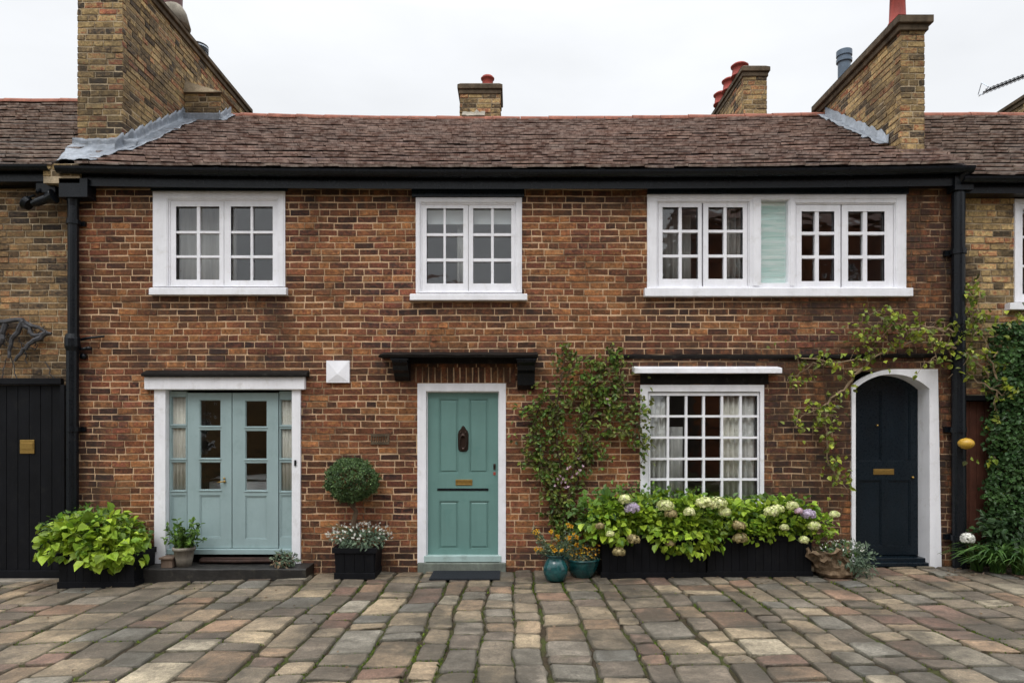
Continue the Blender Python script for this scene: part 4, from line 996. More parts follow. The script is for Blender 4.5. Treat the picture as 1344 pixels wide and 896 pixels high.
roof(nr, HX1+.06, 9.8, -.2, 4.68, 2.5, 6.60, M['tile_l'], 53)
gutter(nr, PX(1262, -.2), 9.8, -.215, 4.66, .055, joints_=[6.6])
fb = MB(); fb.box(HX1+.04, 9.8, -.14, .0495, 4.50, 4.66); fb.build('fascia', M['black'], nr)
pw = MB(); pw.box(HX1+.02, 9.8, 2.4, 2.6, -.3, 4.6); pw.build('inner_wall', M['roomdark'], nr)
c4 = brick_box('chimney', nr, 9.2, 9.65, 2.65, 4.7, 5.6, 7.58, YB, 141); cap_slab(c4, 9.2, 9.65, 2.65, 4.7, 7.58, .09, .06)
gt = MB(); x = GT[0]+.002
while x < GT[1]-.06:
    gt.box(x, x+.092, .11, .14, gz(5.6)+.02, GT[3]-.04); x += .096
gt.box(GT[0], GT[1], .141, .17, gz(5.6)+.3, gz(5.6)+.4); gt.box(GT[0], GT[1], .141, .17, 1.6, 1.7)
gto = gt.build('gate', M['gatewood'], nr, bevel=.004)
gl_ = MB(); gl_.box(GT[0]-.02, GT[1]+.06, .0, .17, GT[3]-.035, GT[3]+.03); gl_.box(GT[1]-.035, GT[1]+.03, .0, .17, gz(5.6), GT[3]-.036); gl_.build('gate_frame', M['blackwood'], nr, bevel=.004)
gk = MB(); gk.box(GT[0], GT[1], .175, .2, -.1, GT[3]); gk.build('gate_backing', M['blackwood'], nr)

# aerial
ae = thing('tv_aerial', (7.9, 1.9, rz(1.9)), 'thin television aerial pointing left above the right roof', 'aerial')
q = MB(); q.tube([(7.9, 1.9, rz(1.9)-.12), (7.9, 1.9, PZ(90, 1.9))], .018); q.build('mast', M['bluegrey'], ae)
q = MB(); p0 = Vector((PX(1291, 1.9), 1.9, PZ(121, 1.9))); p1 = Vector((7.95, 1.9, PZ(90, 1.9))); q.tube([p0, p1], .012)
for i in range(14):
    p = p0.lerp(p1, .04+i/15); q.tube([p+Vector((0, -.16, .0)), p+Vector((0, .16, 0))], .006, 5); q.tube([p+Vector((.0, 0, -.02)), p+Vector((0, 0, .035))], .008, 5)
q.build('boom', M['black'], ae)
q = MB(); q.tube([p0+Vector((-.01, -.12, .02)), p0+Vector((-.03, 0, .14)), p0+Vector((0, .12, .02)), p0+Vector((.0, 0, -.03)), p0+Vector((-.01, -.12, .02))], .007, 6, caps=False); q.build('dipole', M['chrome'], ae)

# ================================================================== HOUSES ACROSS THE YARD (behind the camera, seen in the window reflections)
def far_house(x0, x1, h, label, mat, nw):
    o = thing('brick_house', ((x0+x1)/2, -15.5, 0), label, 'house'); hs = []
    for i in range(nw):
        cx = x0+(x1-x0)*(i+.5)/nw
        hs += [(cx-.5, cx+.5, .9, 2.2), (cx-.5, cx+.5, 3.3, 4.5)]
        if h > 7: hs.append((cx-.5, cx+.5, 5.9, 7.2))
    mb = MB(); mb.plate(x0, x1, -.4, h, hs, -15.9, -15.5); mb.build('wall', mat, o)
    for k in hs:
        f = MB(); f.plate(*k, [(k[0]+.07, (k[0]+k[1])/2-.03, k[2]+.07, k[3]-.07), ((k[0]+k[1])/2+.03, k[1]-.07, k[2]+.07, k[3]-.07)], -15.62, -15.54)
        wv = f.build('window', M['white'], o); g = MB(); g.box(k[0]+.01, k[1]-.01, -15.59, -15.585, k[2]+.01, k[3]-.01); g.build('pane', M['glass'], wv)
    r = MB(); r.mesh([(x0, -15.2, h-.1), (x1, -15.2, h-.1), (x1, -18.5, h+1.7), (x0, -18.5, h+1.7), (x0, -21.5, h-.1), (x1, -21.5, h-.1)], [(0, 1, 2, 3), (3, 2, 5, 4), (0, 3, 4), (1, 5, 2), (0, 4, 5, 1)]); r.build('roof', M['tile'], o)
    r = MB(); r.box(x0, x1, -21.2, -21, -.4, h); r.box(x0+.01, x1-.01, -18, -17.9, -.4, h); r.box(x0, x0+.2, -20.99, -15.91, -.4, h-.11); r.box(x1-.2, x1, -20.99, -15.91, -.4, h-.11); r.build('rear_wall', M['roomdark'], o)
far_house(-16, 4, 5.2, 'low brick house across the yard, behind the camera', M['brick_l'], 6)
far_house(6.5, 20, 9.0, 'taller brick house across the yard, behind the camera to the right', M['brick'], 4)

# sofa seen through the french doors
sf = thing('sofa', (-3.3, .8, -.14), 'white covered sofa inside, seen through the french doors', 'sofa')
q = MB(); n = 20; V = []; Fc = []
for i in range(n+1):
    x = -3.9+1.3*i/n
    for k in range(7):
        y = .5+.12*k; V.append((x, y, PZ(629, y)+.06*math.sin(k*.5)+.03*nz1(x*3, y*4)))
for i in range(n):
    for k in range(6): Fc.append((i*7+k, (i+1)*7+k, (i+1)*7+k+1, i*7+k+1))
q.mesh(V, Fc); q.box(-3.9, -2.6, .5, 1.2, -.14, PZ(629, .5)-.03); q.build('cover', M['linen'], sf, smooth=True)

# ================================================================== PLANTS
def mound(mb, c, rad, n, size, rnd, asp=.8, up=.35, shell=.55, flat=0, mi=0, clump=.6, droop=.2, zmin=None, light=True):
    """leaves through an uneven, clumpy ellipsoid"""
    c = Vector(c); sd = rnd.uniform(0, 50); k = 0
    while k < n:
        v = rvec(rnd); r = rnd.uniform(shell, 1)**.6
        b_ = 1+.35*nz1(v.x*1.8+sd, v.z*1.8, v.y*1.8)
        if rnd.random() < clump*max(0, -nz1(v.x*3.5+sd, v.z*3.5, v.y*3.5))*3: continue
        p = c+Vector((v.x*rad[0], v.y*rad[1], v.z*rad[2]))*(r*b_)
        if zmin is not None and p.z < zmin: k += 1; continue
        d = (v+rvec(rnd)*.8+Vector((0, 0, -droop))).normalized(); nn = (v*.6+Vector((0, -.25, up+.3))+rvec(rnd)*.45).normalized()
        s = size*rnd.choice((.5, .7, .85, 1, 1.1, 1.4))*rnd.uniform(.85, 1.15); tt = (min(1, max(0, .45+.5*nz1(p.x*6, p.z*6, p.y*6)+rnd.uniform(-.3, .35))), rnd.random(), 0, 1)
        leaf(mb, p, d, nn, s, s*asp, .2, mi, tt, rnd); k += 1
def floret_ball(mb, c, r, n, rnd, size=.012, flat=.8):
    for _ in range(n):
        v = rvec(rnd); 
        if v.z < -.5: continue
        p = Vector(c)+Vector((v.x*r, v.y*r, v.z*r*flat))*rnd.uniform(.85, 1.08); a = v.orthogonal().normalized(); b_ = v.cross(a); an = rnd.uniform(0, 3)
        a, b_ = a*math.cos(an)+b_*math.sin(an), b_*math.cos(an)-a*math.sin(an)
        s = size*rnd.uniform(.7, 1.3); t = (rnd.random(), rnd.random(), 0, 1)
        mb.face([p+a*s+v*.003, p+b_*s*.9, p-a*s+v*.003, p-b_*s*.9], 0, t)
def planter_box(name, x0, x1, y0, y1, z0, z1, parent, taper=.0, boards='v', feet=False):
    mb = MB(); t = taper
    # four board walls
    def wall(pa, pb, n_):
        pa, pb = Vector(pa), Vector(pb); L_ = (pb-pa).length; d = (pb-pa).normalized(); k = max(3, int(L_/.09))
        for i in range(k):
            a = pa+d*(L_*i/k+.0015); b_ = pa+d*(L_*(i+1)/k-.0015)
            off = n_*t; th = -n_*.022
            A = [a+Vector((0, 0, z0+.02)), b_+Vector((0, 0, z0+.02)), b_+off+Vector((0, 0, z1)), a+off+Vector((0, 0, z1))]
            B = [q+th for q in A]
            mb.mesh(A+B, [(0, 1, 2, 3), (7, 6, 5, 4), (0, 4, 5, 1), (1, 5, 6, 2), (2, 6, 7, 3), (3, 7, 4, 0)])
    wall((x0, y0, 0), (x1, y0, 0), Vector((0, -1, 0))); wall((x1, y1, 0), (x0, y1, 0), Vector((0, 1, 0)))
    wall((x1, y0+.024, 0), (x1, y1-.024, 0), Vector((1, 0, 0))); wall((x0, y1-.024, 0), (x0, y0+.024, 0), Vector((-1, 0, 0)))
    o = mb.build(name, M['blackwood'], parent, bevel=.0025)
    tr_ = MB(); g = .012
    for (za, zb_, e) in ((z0, z0+.075, 0), (z1-.055, z1+.006, t)):
        tr_.box(x0-g-e, x1+g+e, y0-g-e, y0-.001-e, za, zb_); tr_.box(x0-g-e, x1+g+e, y1+.001+e, y1+g+e, za, zb_)
        tr_.box(x0-g-e, x0-.001-e, y0-e, y1+e, za, zb_); tr_.box(x1+.001+e, x1+g+e, y0-e, y1+e, za, zb_)
    tr_.build('trim', M['blackwood'], o, bevel=.003)
    s = MB(); s.box(x0+.022, x1-.022, y0+.022, y1-.022, z0+.03, z1-.05); s.build('soil', M['soil'], parent)
    return o

# left planter with big lime leaves
rnd = random.Random(100)
YP = -.52; x0, x1 = PX(77, YP), PX(176, YP); zg = gz(-5)
pl = thing('planter', ((x0+x1)/2, YP+.25, zg), 'black wooden planter overflowing with big lime green leaves left of the french doors', 'planter')
planter_box('box', x0, x1, YP, YP+.46, zg, PZ(727, YP), pl)
q = MB(); cx = PX(122, YP+.2); cz = PZ(700, YP+.2)
mound(q, (cx, YP+.2, cz-.02), (.54, .33, .26), 720, .088, rnd, .95, .5, .35, clump=.35, zmin=cz-.32)
mound(q, (cx+.3, YP+.05, cz-.16), (.36, .24, .2), 260, .095, rnd, .95, .3, .4, droop=.6); mound(q, (cx-.27, YP+.1, cz-.1), (.26, .24, .18), 150, .095, rnd, .95, .4)
q.build('foliage', M['lf_lime'], pl)
q = MB(); mound(q, (cx-.05, YP+.22, cz+.08), (.52, .3, .24), 420, .055, rnd, .5, .6, .4, clump=.5); mound(q, (cx+.05, YP+.25, cz-.1), (.6, .24, .2), 250, .07, rnd, .7); q.build('foliage', M['lf_mid'], pl)
q = MB()
for i in range(26):
    a = Vector((rnd.uniform(x0+.08, x1-.08), YP+rnd.uniform(.1, .36), PZ(733, YP))); q.tube(wig(a, (cx+rnd.uniform(-.55, .55), YP+rnd.uniform(-.05, .35), cz+rnd.uniform(-.1, .2)), 5, .06, i), .004, 5)
q.build('stems', M['stem'], pl)

# small pot beside the french doors (stands on the step)
def step_top(): return STEP_Z+.002
x = PX(240, -.2); zt = STEP_Z
pp = thing('potted_plant', (x, -.17, zt), 'small grey stone pot with fresh green shoots at the left of the french doors', 'potted plant')
q = MB(); q.lathe((x, -.17, zt), [(.085, 0), (.10, .09), (.115, .19), (.13, .195), (.13, .23), (.11, .23), (.10, .17), (.0, .17)], 20); q.build('pot', M['stonepot'], pp, smooth=True)
q = MB(); st_ = MB()
for i in range(24):
    a = Vector((x, -.17, zt+.18)); tipp = a+Vector((rnd.uniform(-.24, .26), rnd.uniform(-.14, .10), rnd.uniform(.10, .36)))
    pts = wig(a, tipp, 6, .03, i); st_.tube(pts, .0035, 5)
    for p in pts[1:]:
        for _ in range(3): leaf(q, p, rvec(rnd)+Vector((0, 0, .2)), Vector((0, -.3, 1))+rvec(rnd)*.5, rnd.uniform(.045, .08), rnd.uniform(.025, .04), rnd=rnd)
q.build('foliage', M['lf_mid'], pp); st_.build('stems', M['stem'], pp)
x = PX(222, -.22)
wb = thing('wooden_block', (x, -.2, zt), 'weathered wooden block on the step against the left white jamb', 'block')
q = MB(); q.box(x-.07, x+.065, -.28, -.12, STEP_Z-.001, STEP_Z+.10); q.box(x-.085, x+.08, -.30, -.10, STEP_Z+.101, STEP_Z+.125); q.build('block', paint('grey_old_wood', (.17, .12, .09), .8, .3, .8, (.07, .06, .05), 10, .2, (4, 1, 1)), wb, bevel=.006)
x = PX(373, -.22)
sp_ = thing('trailing_plant', (x, -.2, zt), 'low reddish-green trailing plant at the right end of the french door step', 'plant')
q = MB(); mound(q, (x, -.2, zt+.08), (.15, .11, .10), 260, .04, rnd, .5, .3, .2, zmin=zt); q.build('foliage', M['lf_grey'], sp_)
q = MB(); mound(q, (x, -.22, zt+.07), (.16, .11, .09), 70, .035, rnd, .5, .3, .4, zmin=zt); q.build('faded_foliage', M['lf_bronze'], sp_)
q = MB(); q.lathe((x, -.2, STEP_Z-.001), [(.05, 0), (.07, .05), (.06, .05)], 14); q.build('root_ball', M['soil'], sp_)
# coir strip on the step
x0, x1 = PX(263, -.05), PX(358, -.05)
cm2 = thing('boot_scraper', ((x0+x1)/2, -.02, STEP_Z), 'rusty brown boot scraper bar lying below the french doors', 'boot scraper')
q = MB(); q.box(x0, x1, -.06, .0, STEP_Z+.012, STEP_Z+.075); q.tube([(x0, -.07, STEP_Z+.045), ((x0+x1)/2, -.085, STEP_Z+.04), (x1, -.07, STEP_Z+.045)], .02); q.build('bar', paint('rusty_brown', (.05, .025, .018), .8, .4, 1, (.02, .015, .012), 20), cm2, bevel=.004)
q = MB(); 
for xx in (x0+.05, x1-.05): q.box(xx-.03, xx+.03, -.09, .0, STEP_Z-.001, STEP_Z+.0115)
q.build('foot', M['black'], cm2)

# topiary
YT = -.42; x0, x1 = PX(440, YT), PX(491, YT); cx = (x0+x1)/2; zg = gz(cx)
tpz = PZ(719, YT)
to = thing('topiary_tree', (cx, YT+.22, zg), 'clipped round topiary with white flowers in a black square planter', 'topiary')
planter_box('planter', x0, x1, YT, YT+.44, zg, tpz, to, taper=.02)
c = Vector((PX(461, YT+.22), YT+.22, PZ(630, YT+.22)))
q = MB(); pts = wig((cx-.02, YT+.22, tpz-.1), c+Vector((0, 0, -.1)), 8, .05, 5); q.tube(pts, [.03]*5+[.026]*4, 8); q.tube(wig((cx+.03, YT+.2, tpz-.1), c+Vector((.02, 0, -.15)), 8, .07, 15), .012, 7)
for i in range(12): q.tube([c+Vector((0, 0, -.15)), c+rvec(rnd)*.2], .005, 5)
q.build('trunk', M['bark'], to)
q = MB(); n = 0
while n < 9500:
    v = rvec(rnd); r = (.295+.055*nz1(v.x*2.6, v.y*2.6, v.z*2.6)+.035*nz1(v.x*8, v.y*8, v.z*8)+(.04*rnd.random() if rnd.random() < .06 else 0))*rnd.uniform(.7, 1.03)**.3
    p = c+Vector((v.x*r, v.y*r, v.z*r*.84)); s = rnd.uniform(.018, .032); d = (v*.5+rvec(rnd)); leaf(q, p, d, v+rvec(rnd)*.6, s, s*.6, .2, 0, (min(1, max(0, .4+.5*nz1(p.x*9, p.y*9, p.z*9)+rnd.uniform(-.3, .4))), rnd.random(), 0, 1), rnd); n += 1
q.build('foliage', leaf_mat('box_leaf', (.030, .065, .022), (.14, .23, .075), .15), to)
q = MB(); mound(q, (cx+.02, YT+.18, tpz+.07), (.33, .26, .12), 900, .045, rnd, .4, .4, .2, zmin=tpz-.05); q.build('foliage', M['lf_grey'], to)
q = MB()
for i in range(135):
    v = rvec(rnd); v.z = abs(v.z); p = Vector((cx+.02+v.x*.38, YT+.18+v.y*.28, tpz+.10+v.z*.17))+rvec(rnd)*.03
    for k in range(5):
        a = k*1.256; d = (v*.3+Vector((math.cos(a), -.3, math.sin(a)))).normalized(); leaf(q, p, d, v, .015, .011, .1, rnd=rnd)
tag(q.build('flowers', M['fl_white'], to), kind='stuff')
q = MB()
for i in range(10): q.tube(wig((cx+rnd.uniform(-.1, .1), YT+.2, tpz+.1), (cx+rnd.uniform(.1, .45)*rnd.choice((-1, 1)), YT+rnd.uniform(0, .3), tpz+rnd.uniform(.15, .28)), 4, .03, i), .003, 5)
q.build('stems', M['stem'], to)

# doormat
dm = thing('doormat', (PX(610, -.35), -.35, gz(-.5)), 'black rubber doormat on the paving before the teal door', 'doormat')
q = MB(); za = gz(-.5)+.010; ya, yb = -.56, -.12
xa, xb = PX(564, -.5), PX(656, -.5); q.box(xa, xb, ya, yb, za, za+.016)
for i in range(26): q.box(xa+.02+i*(xb-xa-.04)/26, xa+.02+i*(xb-xa-.04)/26+.018, ya+.02, yb-.02, za+.0162, za+.020)
q.build('mat', M['mat'], dm, bevel=.003)

# ---- climbing rose between teal door and window
def climber(name, label, cat, stems, leafspots, lmat, seed, lsize=.05, smat='bark', depth=(-.16, -.02), flowers=None, dens=1.0, extra=None, y0=-.03, srad=.012, asp=.6):
    rnd = random.Random(seed); base = stems[0][0]; o = thing(name, (PX(base[0]), -.1, gz(PX(base[0]))), label, cat)
    sb = MB(); lb_ = MB(); l2 = MB()
    for i, st in enumerate(stems):
        P = [Vector((PX(a), y0+rnd.uniform(depth[0], depth[1])*(.5 if len(st) < 3 else .7), PZ(b_))) for a, b_ in st]
        full = [P[0]]
        for a, b_ in zip(P, P[1:]): full += wig(a, b_, 6, .07, seed+i*3)[1:]
        m = len(full); r0 = srad*(1.0 if i < 4 else .6); sb.tube(full, [r0*(1-.65*k/m) for k in range(m)], 6)
        if len(st) > 2:
            for k in range(2, m):
                for _ in range(max(1, int(2*dens))):
                    p = full[k]; d = rvec(rnd); d.y = -abs(d.y)*.8; e_ = p+d*rnd.uniform(.05, .16); sb.tube([p, (p+e_)/2+rvec(rnd)*.012, e_], .0025, 4)
                    for q_ in range(3): leaf(lb_ if rnd.random() < .7 else l2, e_+rvec(rnd)*.02, rvec(rnd)+Vector((0, -.2, -.3)), Vector((0, -.8, .5))+rvec(rnd)*.6, lsize*rnd.uniform(.6, 1.2), lsize*asp*rnd.uniform(.7, 1.1), rnd=rnd)
    for (a, b_, ra, rb, n) in leafspots:
        for k in range(int(n*dens)):
            u = rnd.gauss(0, .48); v_ = rnd.gauss(0, .48)
            if nz1(a*.01+u*2.9, b_*.01+v_*2.9, seed) < .04: continue
            p = Vector((PX(a+u*ra), y0+rnd.uniform(*depth), PZ(b_+v_*rb)))
            leaf(lb_ if rnd.random() < .65 else l2, p, rvec(rnd)+Vector((0, -.3, -.35)), Vector((0, -.8, .5))+rvec(rnd)*.6, lsize*rnd.uniform(.6, 1.25), lsize*asp*rnd.uniform(.7, 1.1), .2, 0, (min(1, max(0, .5+.6*nz1(p.x*5, p.z*5, seed)+rnd.uniform(-.25, .25))), rnd.random(), 0, 1), rnd)
            if rnd.random() < .12: e_ = p+Vector((rnd.uniform(-.12, .12), .04, rnd.uniform(-.15, .05))); sb.tube([p, (p+e_)/2+rvec(rnd)*.02, e_], .003, 4)
    sb.build('stems', M[smat], o); lb_.build('foliage', M[lmat[0]], o); l2.build('foliage', M[lmat[1]], o)
    if flowers:
        f = MB()
        for (a, b_, n) in flowers:
            for _ in range(n):
                p = Vector((PX(a+rnd.gauss(0, 5)), y0+depth[0]-rnd.uniform(-.02, .03), PZ(b_+rnd.gauss(0, 6))))
                for k in range(6): leaf(f, p, rvec(rnd)+Vector((0, -.2, 0)), Vector((0, -1, .2)), .022, .018, .2, rnd=rnd)
        f.build('flowers', M['fl_pink'], o)
    return o
climber('climbing_rose', 'tall climber with pink blooms on the wall between teal door and ground-floor window', 'climber',
    [[(742, 742), (738, 690), (745, 640), (762, 575), (772, 520), (790, 480)], [(746, 742), (752, 700), (735, 650), (712, 600), (700, 560), (712, 520)],
     [(750, 742), (748, 680), (760, 600), (800, 560), (835, 575), (846, 590)], [(745, 640), (725, 560), (735, 500), (760, 475)], [(772, 520), (810, 500), (838, 540)],
     [(740, 600), (705, 590), (690, 598)], [(735, 550), (705, 535), (688, 545)], [(760, 560), (790, 530), (825, 540)], [(790, 480), (805, 462), (812, 470)], [(735, 500), (742, 470), (738, 458)],
     [(715, 600), (722, 640), (728, 680)], [(760, 620), (775, 590), (795, 600)]],
    [(785, 505, 42, 38, 620), (815, 545, 34, 36, 420), (745, 540, 36, 34, 300), (712, 575, 30, 50, 300), (765, 580, 30, 40, 280), (735, 640, 30, 40, 330), (742, 690, 26, 42, 460), (790, 478, 26, 12, 110), (843, 580, 10, 48, 130), (715, 520, 22, 16, 70), (720, 612, 28, 18, 120)],
    ('lf_vine', 'lf_mid'), 7, .062, flowers=[(735, 630, 9), (762, 610, 3), (748, 618, 4), (800, 530, 2)], dens=1.1, asp=.66, srad=.02)
climber('wisteria', 'sparse pale-stemmed vine with yellow-green leaves spreading over the arched door and right drainpipe', 'climber',
    [[(1305, 700), (1302, 640), (1300, 560), (1296, 500), (1280, 440), (1258, 405), (1262, 378)], [(1296, 500), (1270, 470), (1235, 455), (1190, 450), (1140, 470), (1090, 478), (1040, 470)], [(1280, 440), (1240, 438), (1200, 430), (1170, 440), (1130, 428)],
     [(1140, 470), (1110, 500), (1080, 530), (1074, 560), (1082, 610), (1102, 640)], [(1235, 455), (1262, 490), (1300, 520), (1318, 512)], [(1190, 450), (1160, 420), (1128, 412)], [(1090, 478), (1060, 480), (1030, 500)], [(1080, 530), (1050, 545), (1038, 560)], [(1296, 470), (1320, 440), (1342, 430)],
     [(1258, 405), (1266, 392), (1256, 378)], [(1225, 445), (1215, 470), (1200, 480)]],
    [(1150, 425, 24, 20, 150), (1120, 440, 40, 20, 130), (1270, 425, 38, 14, 230), (1255, 465, 26, 30, 150), (1195, 440, 50, 22, 130), (1068, 555, 30, 26, 190), (1078, 535, 28, 12, 90), (1085, 610, 18, 40, 110), (1040, 503, 14, 8, 36), (1105, 475, 40, 14, 80), (1320, 425, 24, 16, 150), (1000, 455, 30, 6, 24), (1255, 605, 12, 5, 26), (1145, 460, 20, 20, 70)],
    ('lf_ylw', 'lf_vine'), 17, .068, 'palebark', depth=(-.22, -.03), y0=-.05, srad=.018, asp=.8, dens=.62)

# ---- troughs with hydrangeas
YT = -.50
def trough(xa, xb, label, seed, heads):
    rnd = random.Random(seed); x0, x1 = PX(xa, YT), PX(xb, YT); zg = min(gz(x0), gz(x1))-.005; zt = PZ(703, YT); cx = (x0+x1)/2
    o = thing('flower_trough', (cx, YT+.2, zg), label, 'planter', 'black wooden troughs under the window')
    planter_box('trough', x0, x1-.004, YT, YT+.40, zg, zt, o)
    a, b_, c = MB(), MB(), MB(); wdt = (x1-x0)/2
    k = 0
    for t in range(7):
        px = x0+.02+(x1-x0-.04)*(t+.5)/7; hz = zt+.20+.06*nz1(px*2, seed)+(.06 if xa < 850 else 0)
        mound(a, (px, YT+.14, hz-.04), (.22, .26, .24), 270, .070, rnd, .85, .45, .3, clump=.5, zmin=zt-.22)
        mound(b_, (px, YT+.2, hz), (.24, .24, .26), 170, .055, rnd, .7, .4, .2, zmin=zt-.1)
        mound(c, (px, YT+.18, hz-.1), (.26, .2, .2), 70, .06, rnd, .5, .4, .2, zmin=zt-.05)
    if xa < 850:
        mound(b_, (x0-.05, YT+.12, zt+.22), (.3, .26, .3), 260, .08, rnd, .7, .4, .2); mound(a, (x0+.1, YT, zt+.12), (.32, .2, .22), 300, .072, rnd, .85, .3, .3, droop=.5)
        mound(a, (x1-.25, YT-.06, zt+.02), (.42, .16, .24), 460, .072, rnd, .85, .3, .3, droop=.6, zmin=zt-.26)
        mound(b_, (cx-.2, YT+.2, zt+.45), (.4, .2, .16), 140, .06, rnd, .5, .6, .1)
    else:
        mound(a, (x1+.08, YT+.1, zt+.10), (.26, .22, .16), 170, .06, rnd, .85, .3, .3)
    a.build('foliage', M['lf_lime'], o); b_.build('foliage', M['lf_mid'], o); c.build('foliage', M['lf_dark'], o)
    s = MB()
    for (u, v_, r, mat) in heads:
        yy = YT-.17+rnd.uniform(-.03, .05); p = Vector((PX(u, yy), yy, PZ(v_, yy)))
        f = MB(); r *= 1.1; floret_ball(f, p, r, 190, rnd, .017); floret_ball(f, p+Vector((rnd.uniform(-.5, .5)*r, 0, rnd.uniform(-.3, .3)*r)), r*.8, 110, rnd, .017); f.build('flower_head', M[mat], o)
        s.tube(wig(p+Vector((0, 0, -r*.5)), (min(max(p.x+rnd.uniform(-.1, .1), x0+.05), x1-.05), YT+.2, zt-.04), 5, .03, u), .005, 5)
    s.build('stems', M['stem'], o)
trough(790, 927, 'left black trough under the window, tall lime hydrangeas with a lilac bloom', 201,
    [(829, 667, .075, 'fl_lilac'), (820, 655, .06, 'fl_cream'), (873, 664, .085, 'fl_cream'), (880, 674, .06, 'fl_brown'), (812, 724, .06, 'fl_brown'), (832, 708, .06, 'fl_brown'), (880, 712, .05, 'fl_brown'),
     (905, 672, .06, 'fl_cream'), (800, 700, .035, 'fl_cream'), (925, 660, .08, 'fl_cream'), (788, 690, .04, 'fl_brown')])
trough(928.5, 1066, 'right black trough under the window, lower hydrangeas reaching toward the burlap pot', 202,
    [(942, 661, .09, 'fl_cream'), (951, 672, .06, 'fl_cream'), (972, 706, .07, 'fl_brown'), (970, 690, .06, 'fl_brown'), (1012, 672, .07, 'fl_cream'), (1022, 668, .055, 'fl_cream'), (1040, 664, .06, 'fl_cream'), (1062, 675, .065, 'fl_lilac'), (1048, 670, .04, 'fl_pink'), (1068, 690, .06, 'fl_cream'), (1095, 675, .045, 'fl_cream'), (1055, 708, .045, 'fl_cream'), (1030, 692, .04, 'fl_cream')])

# ---- glazed pots
yy = -.62; x = PX(729, yy); zg = gz(x)
vp = thing('flower_pot', (x, yy, zg), 'dark teal glazed jar with orange and yellow flowers, nearest the teal door', 'flower pot')
q = MB(); q.lathe((x, yy, zg), [(.075, 0), (.11, .03), (.135, .10), (.138, .16), (.11, .23), (.085, .262), (.10, .285), (.115, .30), (.10, .30), (.075, .262), (.06, .25), (0, .25)], 26); q.build('pot', M['glaze'], vp, smooth=True)
f = MB(); g_ = MB(); s = MB(); gg = MB(); rnd = random.Random(301)
for i in range(34):
    a = Vector((x+rnd.uniform(-.05, .05), yy+rnd.uniform(-.04, .04), zg+.27)); e_ = a+Vector((rnd.uniform(-.26, .22), rnd.uniform(-.12, .16), rnd.uniform(.03, .36))); pts = wig(a, e_, 5, .03, i); s.tube(pts, .003, 4)
    for p in pts[1:]:
        for _ in range(4): leaf(g_, p+rvec(rnd)*.02, rvec(rnd), rvec(rnd)+Vector((0, -.3, 1)), .04, .012, rnd=rnd)
    if i % 3 < 2:
        for k in range(12): leaf(f, e_, rvec(rnd)+Vector((0, -.3, .4)), Vector((0, -1, .4)), .034, .024, rnd=rnd)
s.build('stems', M['stem'], vp); g_.build('foliage', M['lf_grey'], vp); tag(f.build('flowers', M['fl_gold'], vp), kind='stuff')
yy = -.42; x = PX(764, yy); zg = gz(x)
vp = thing('flower_pot', (x, yy, zg), 'wide shallow teal glazed bowl of dry sprigs between the jar and the trough', 'flower pot')
q = MB(); q.lathe((x, yy, zg), [(.10, 0), (.12, .02), (.16, .08), (.195, .17), (.20, .20), (.215, .215), (.20, .225), (.18, .20), (.15, .17), (0, .17)], 28); q.build('pot', M['glaze'], vp, smooth=True)
q = MB(); mound(q, (x-.02, yy, zg+.27), (.22, .17, .11), 330, .04, rnd, .35, .3, .2); q.build('foliage', M['lf_grey'], vp)
q = MB(); mound(q, (x, yy, zg+.24), (.2, .16, .06), 160, .03, rnd, .4, .3, .2); q.build('dry_foliage', M['fl_brown'], vp)
q = MB(); 
for i in range(70): leaf(q, Vector((x+rnd.uniform(-.2, .2), yy-rnd.uniform(0, .15), zg+.25+rnd.uniform(0, .14))), rvec(rnd), Vector((0, -1, .5)), .026, .02, rnd=rnd)
tag(q.build('flowers', M['fl_gold'], vp), kind='stuff')

# ---- burlap pot, slumped to the left
yy = -.50; x = PX(1096, yy); zg = gz(x)
bp_ = thing('burlap_pot', (x, yy, zg), 'slumped brown burlap-wrapped pot with a grey-green plant beside the right trough', 'potted plant')
q = MB(); V = []; Fc = []; K = 44; prof = [(.13, 0), (.19, .015), (.215, .05), (.19, .09), (.215, .13), (.20, .17), (.235, .21), (.215, .25), (.25, .29), (.21, .30), (.16, .24)]
for j, (r, h) in enumerate(prof):
    for k in range(K):
        a = 6.2832*k/K; rr = r*(1+.16*nz1(math.cos(a)*2.4, math.sin(a)*2.4+j*.35, 3)+.10*math.sin(a*6+j*1.3)*(.3+j/8)+.12*nz1(a*3.1, j*1.4, 5)); lean = -.13*(h/.3)
        V.append((x+math.cos(a)*rr+lean+.02, yy+math.sin(a)*rr*.85, zg+h+.11*nz1(math.cos(a)*2.4, math.sin(a)*2.4, 7)*(h/.28)+.02*nz1(a*5, j, 2)*(h > .03)))
for j in range(len(prof)-1):
    for k in range(K): Fc.append((j*K+k, j*K+(k+1) % K, (j+1)*K+(k+1) % K, (j+1)*K+k))
Fc.append(tuple((len(prof)-1)*K+k for k in range(K)))
q.mesh(V, Fc); q.build('wrapping', paint('burlap_brown', (.215, .150, .095), .9, .5, 2.5, (.08, .055, .035), 12, .1), bp_)
q = MB(); mound(q, (x+.13, yy-.03, zg+.25), (.30, .22, .15), 620, .05, rnd, .4, .4, .15, zmin=zg+.02); mound(q, (x+.28, yy-.08, zg+.13), (.16, .14, .12), 200, .045, rnd, .4, .3, .15, zmin=zg+.01); q.build('foliage', M['lf_grey'], bp_)
q = MB(); mound(q, (x+.05, yy, zg+.30), (.22, .18, .10), 150, .045, rnd, .45, .4, .2); q.build('foliage', M['lf_mid'], bp_)
q = MB()
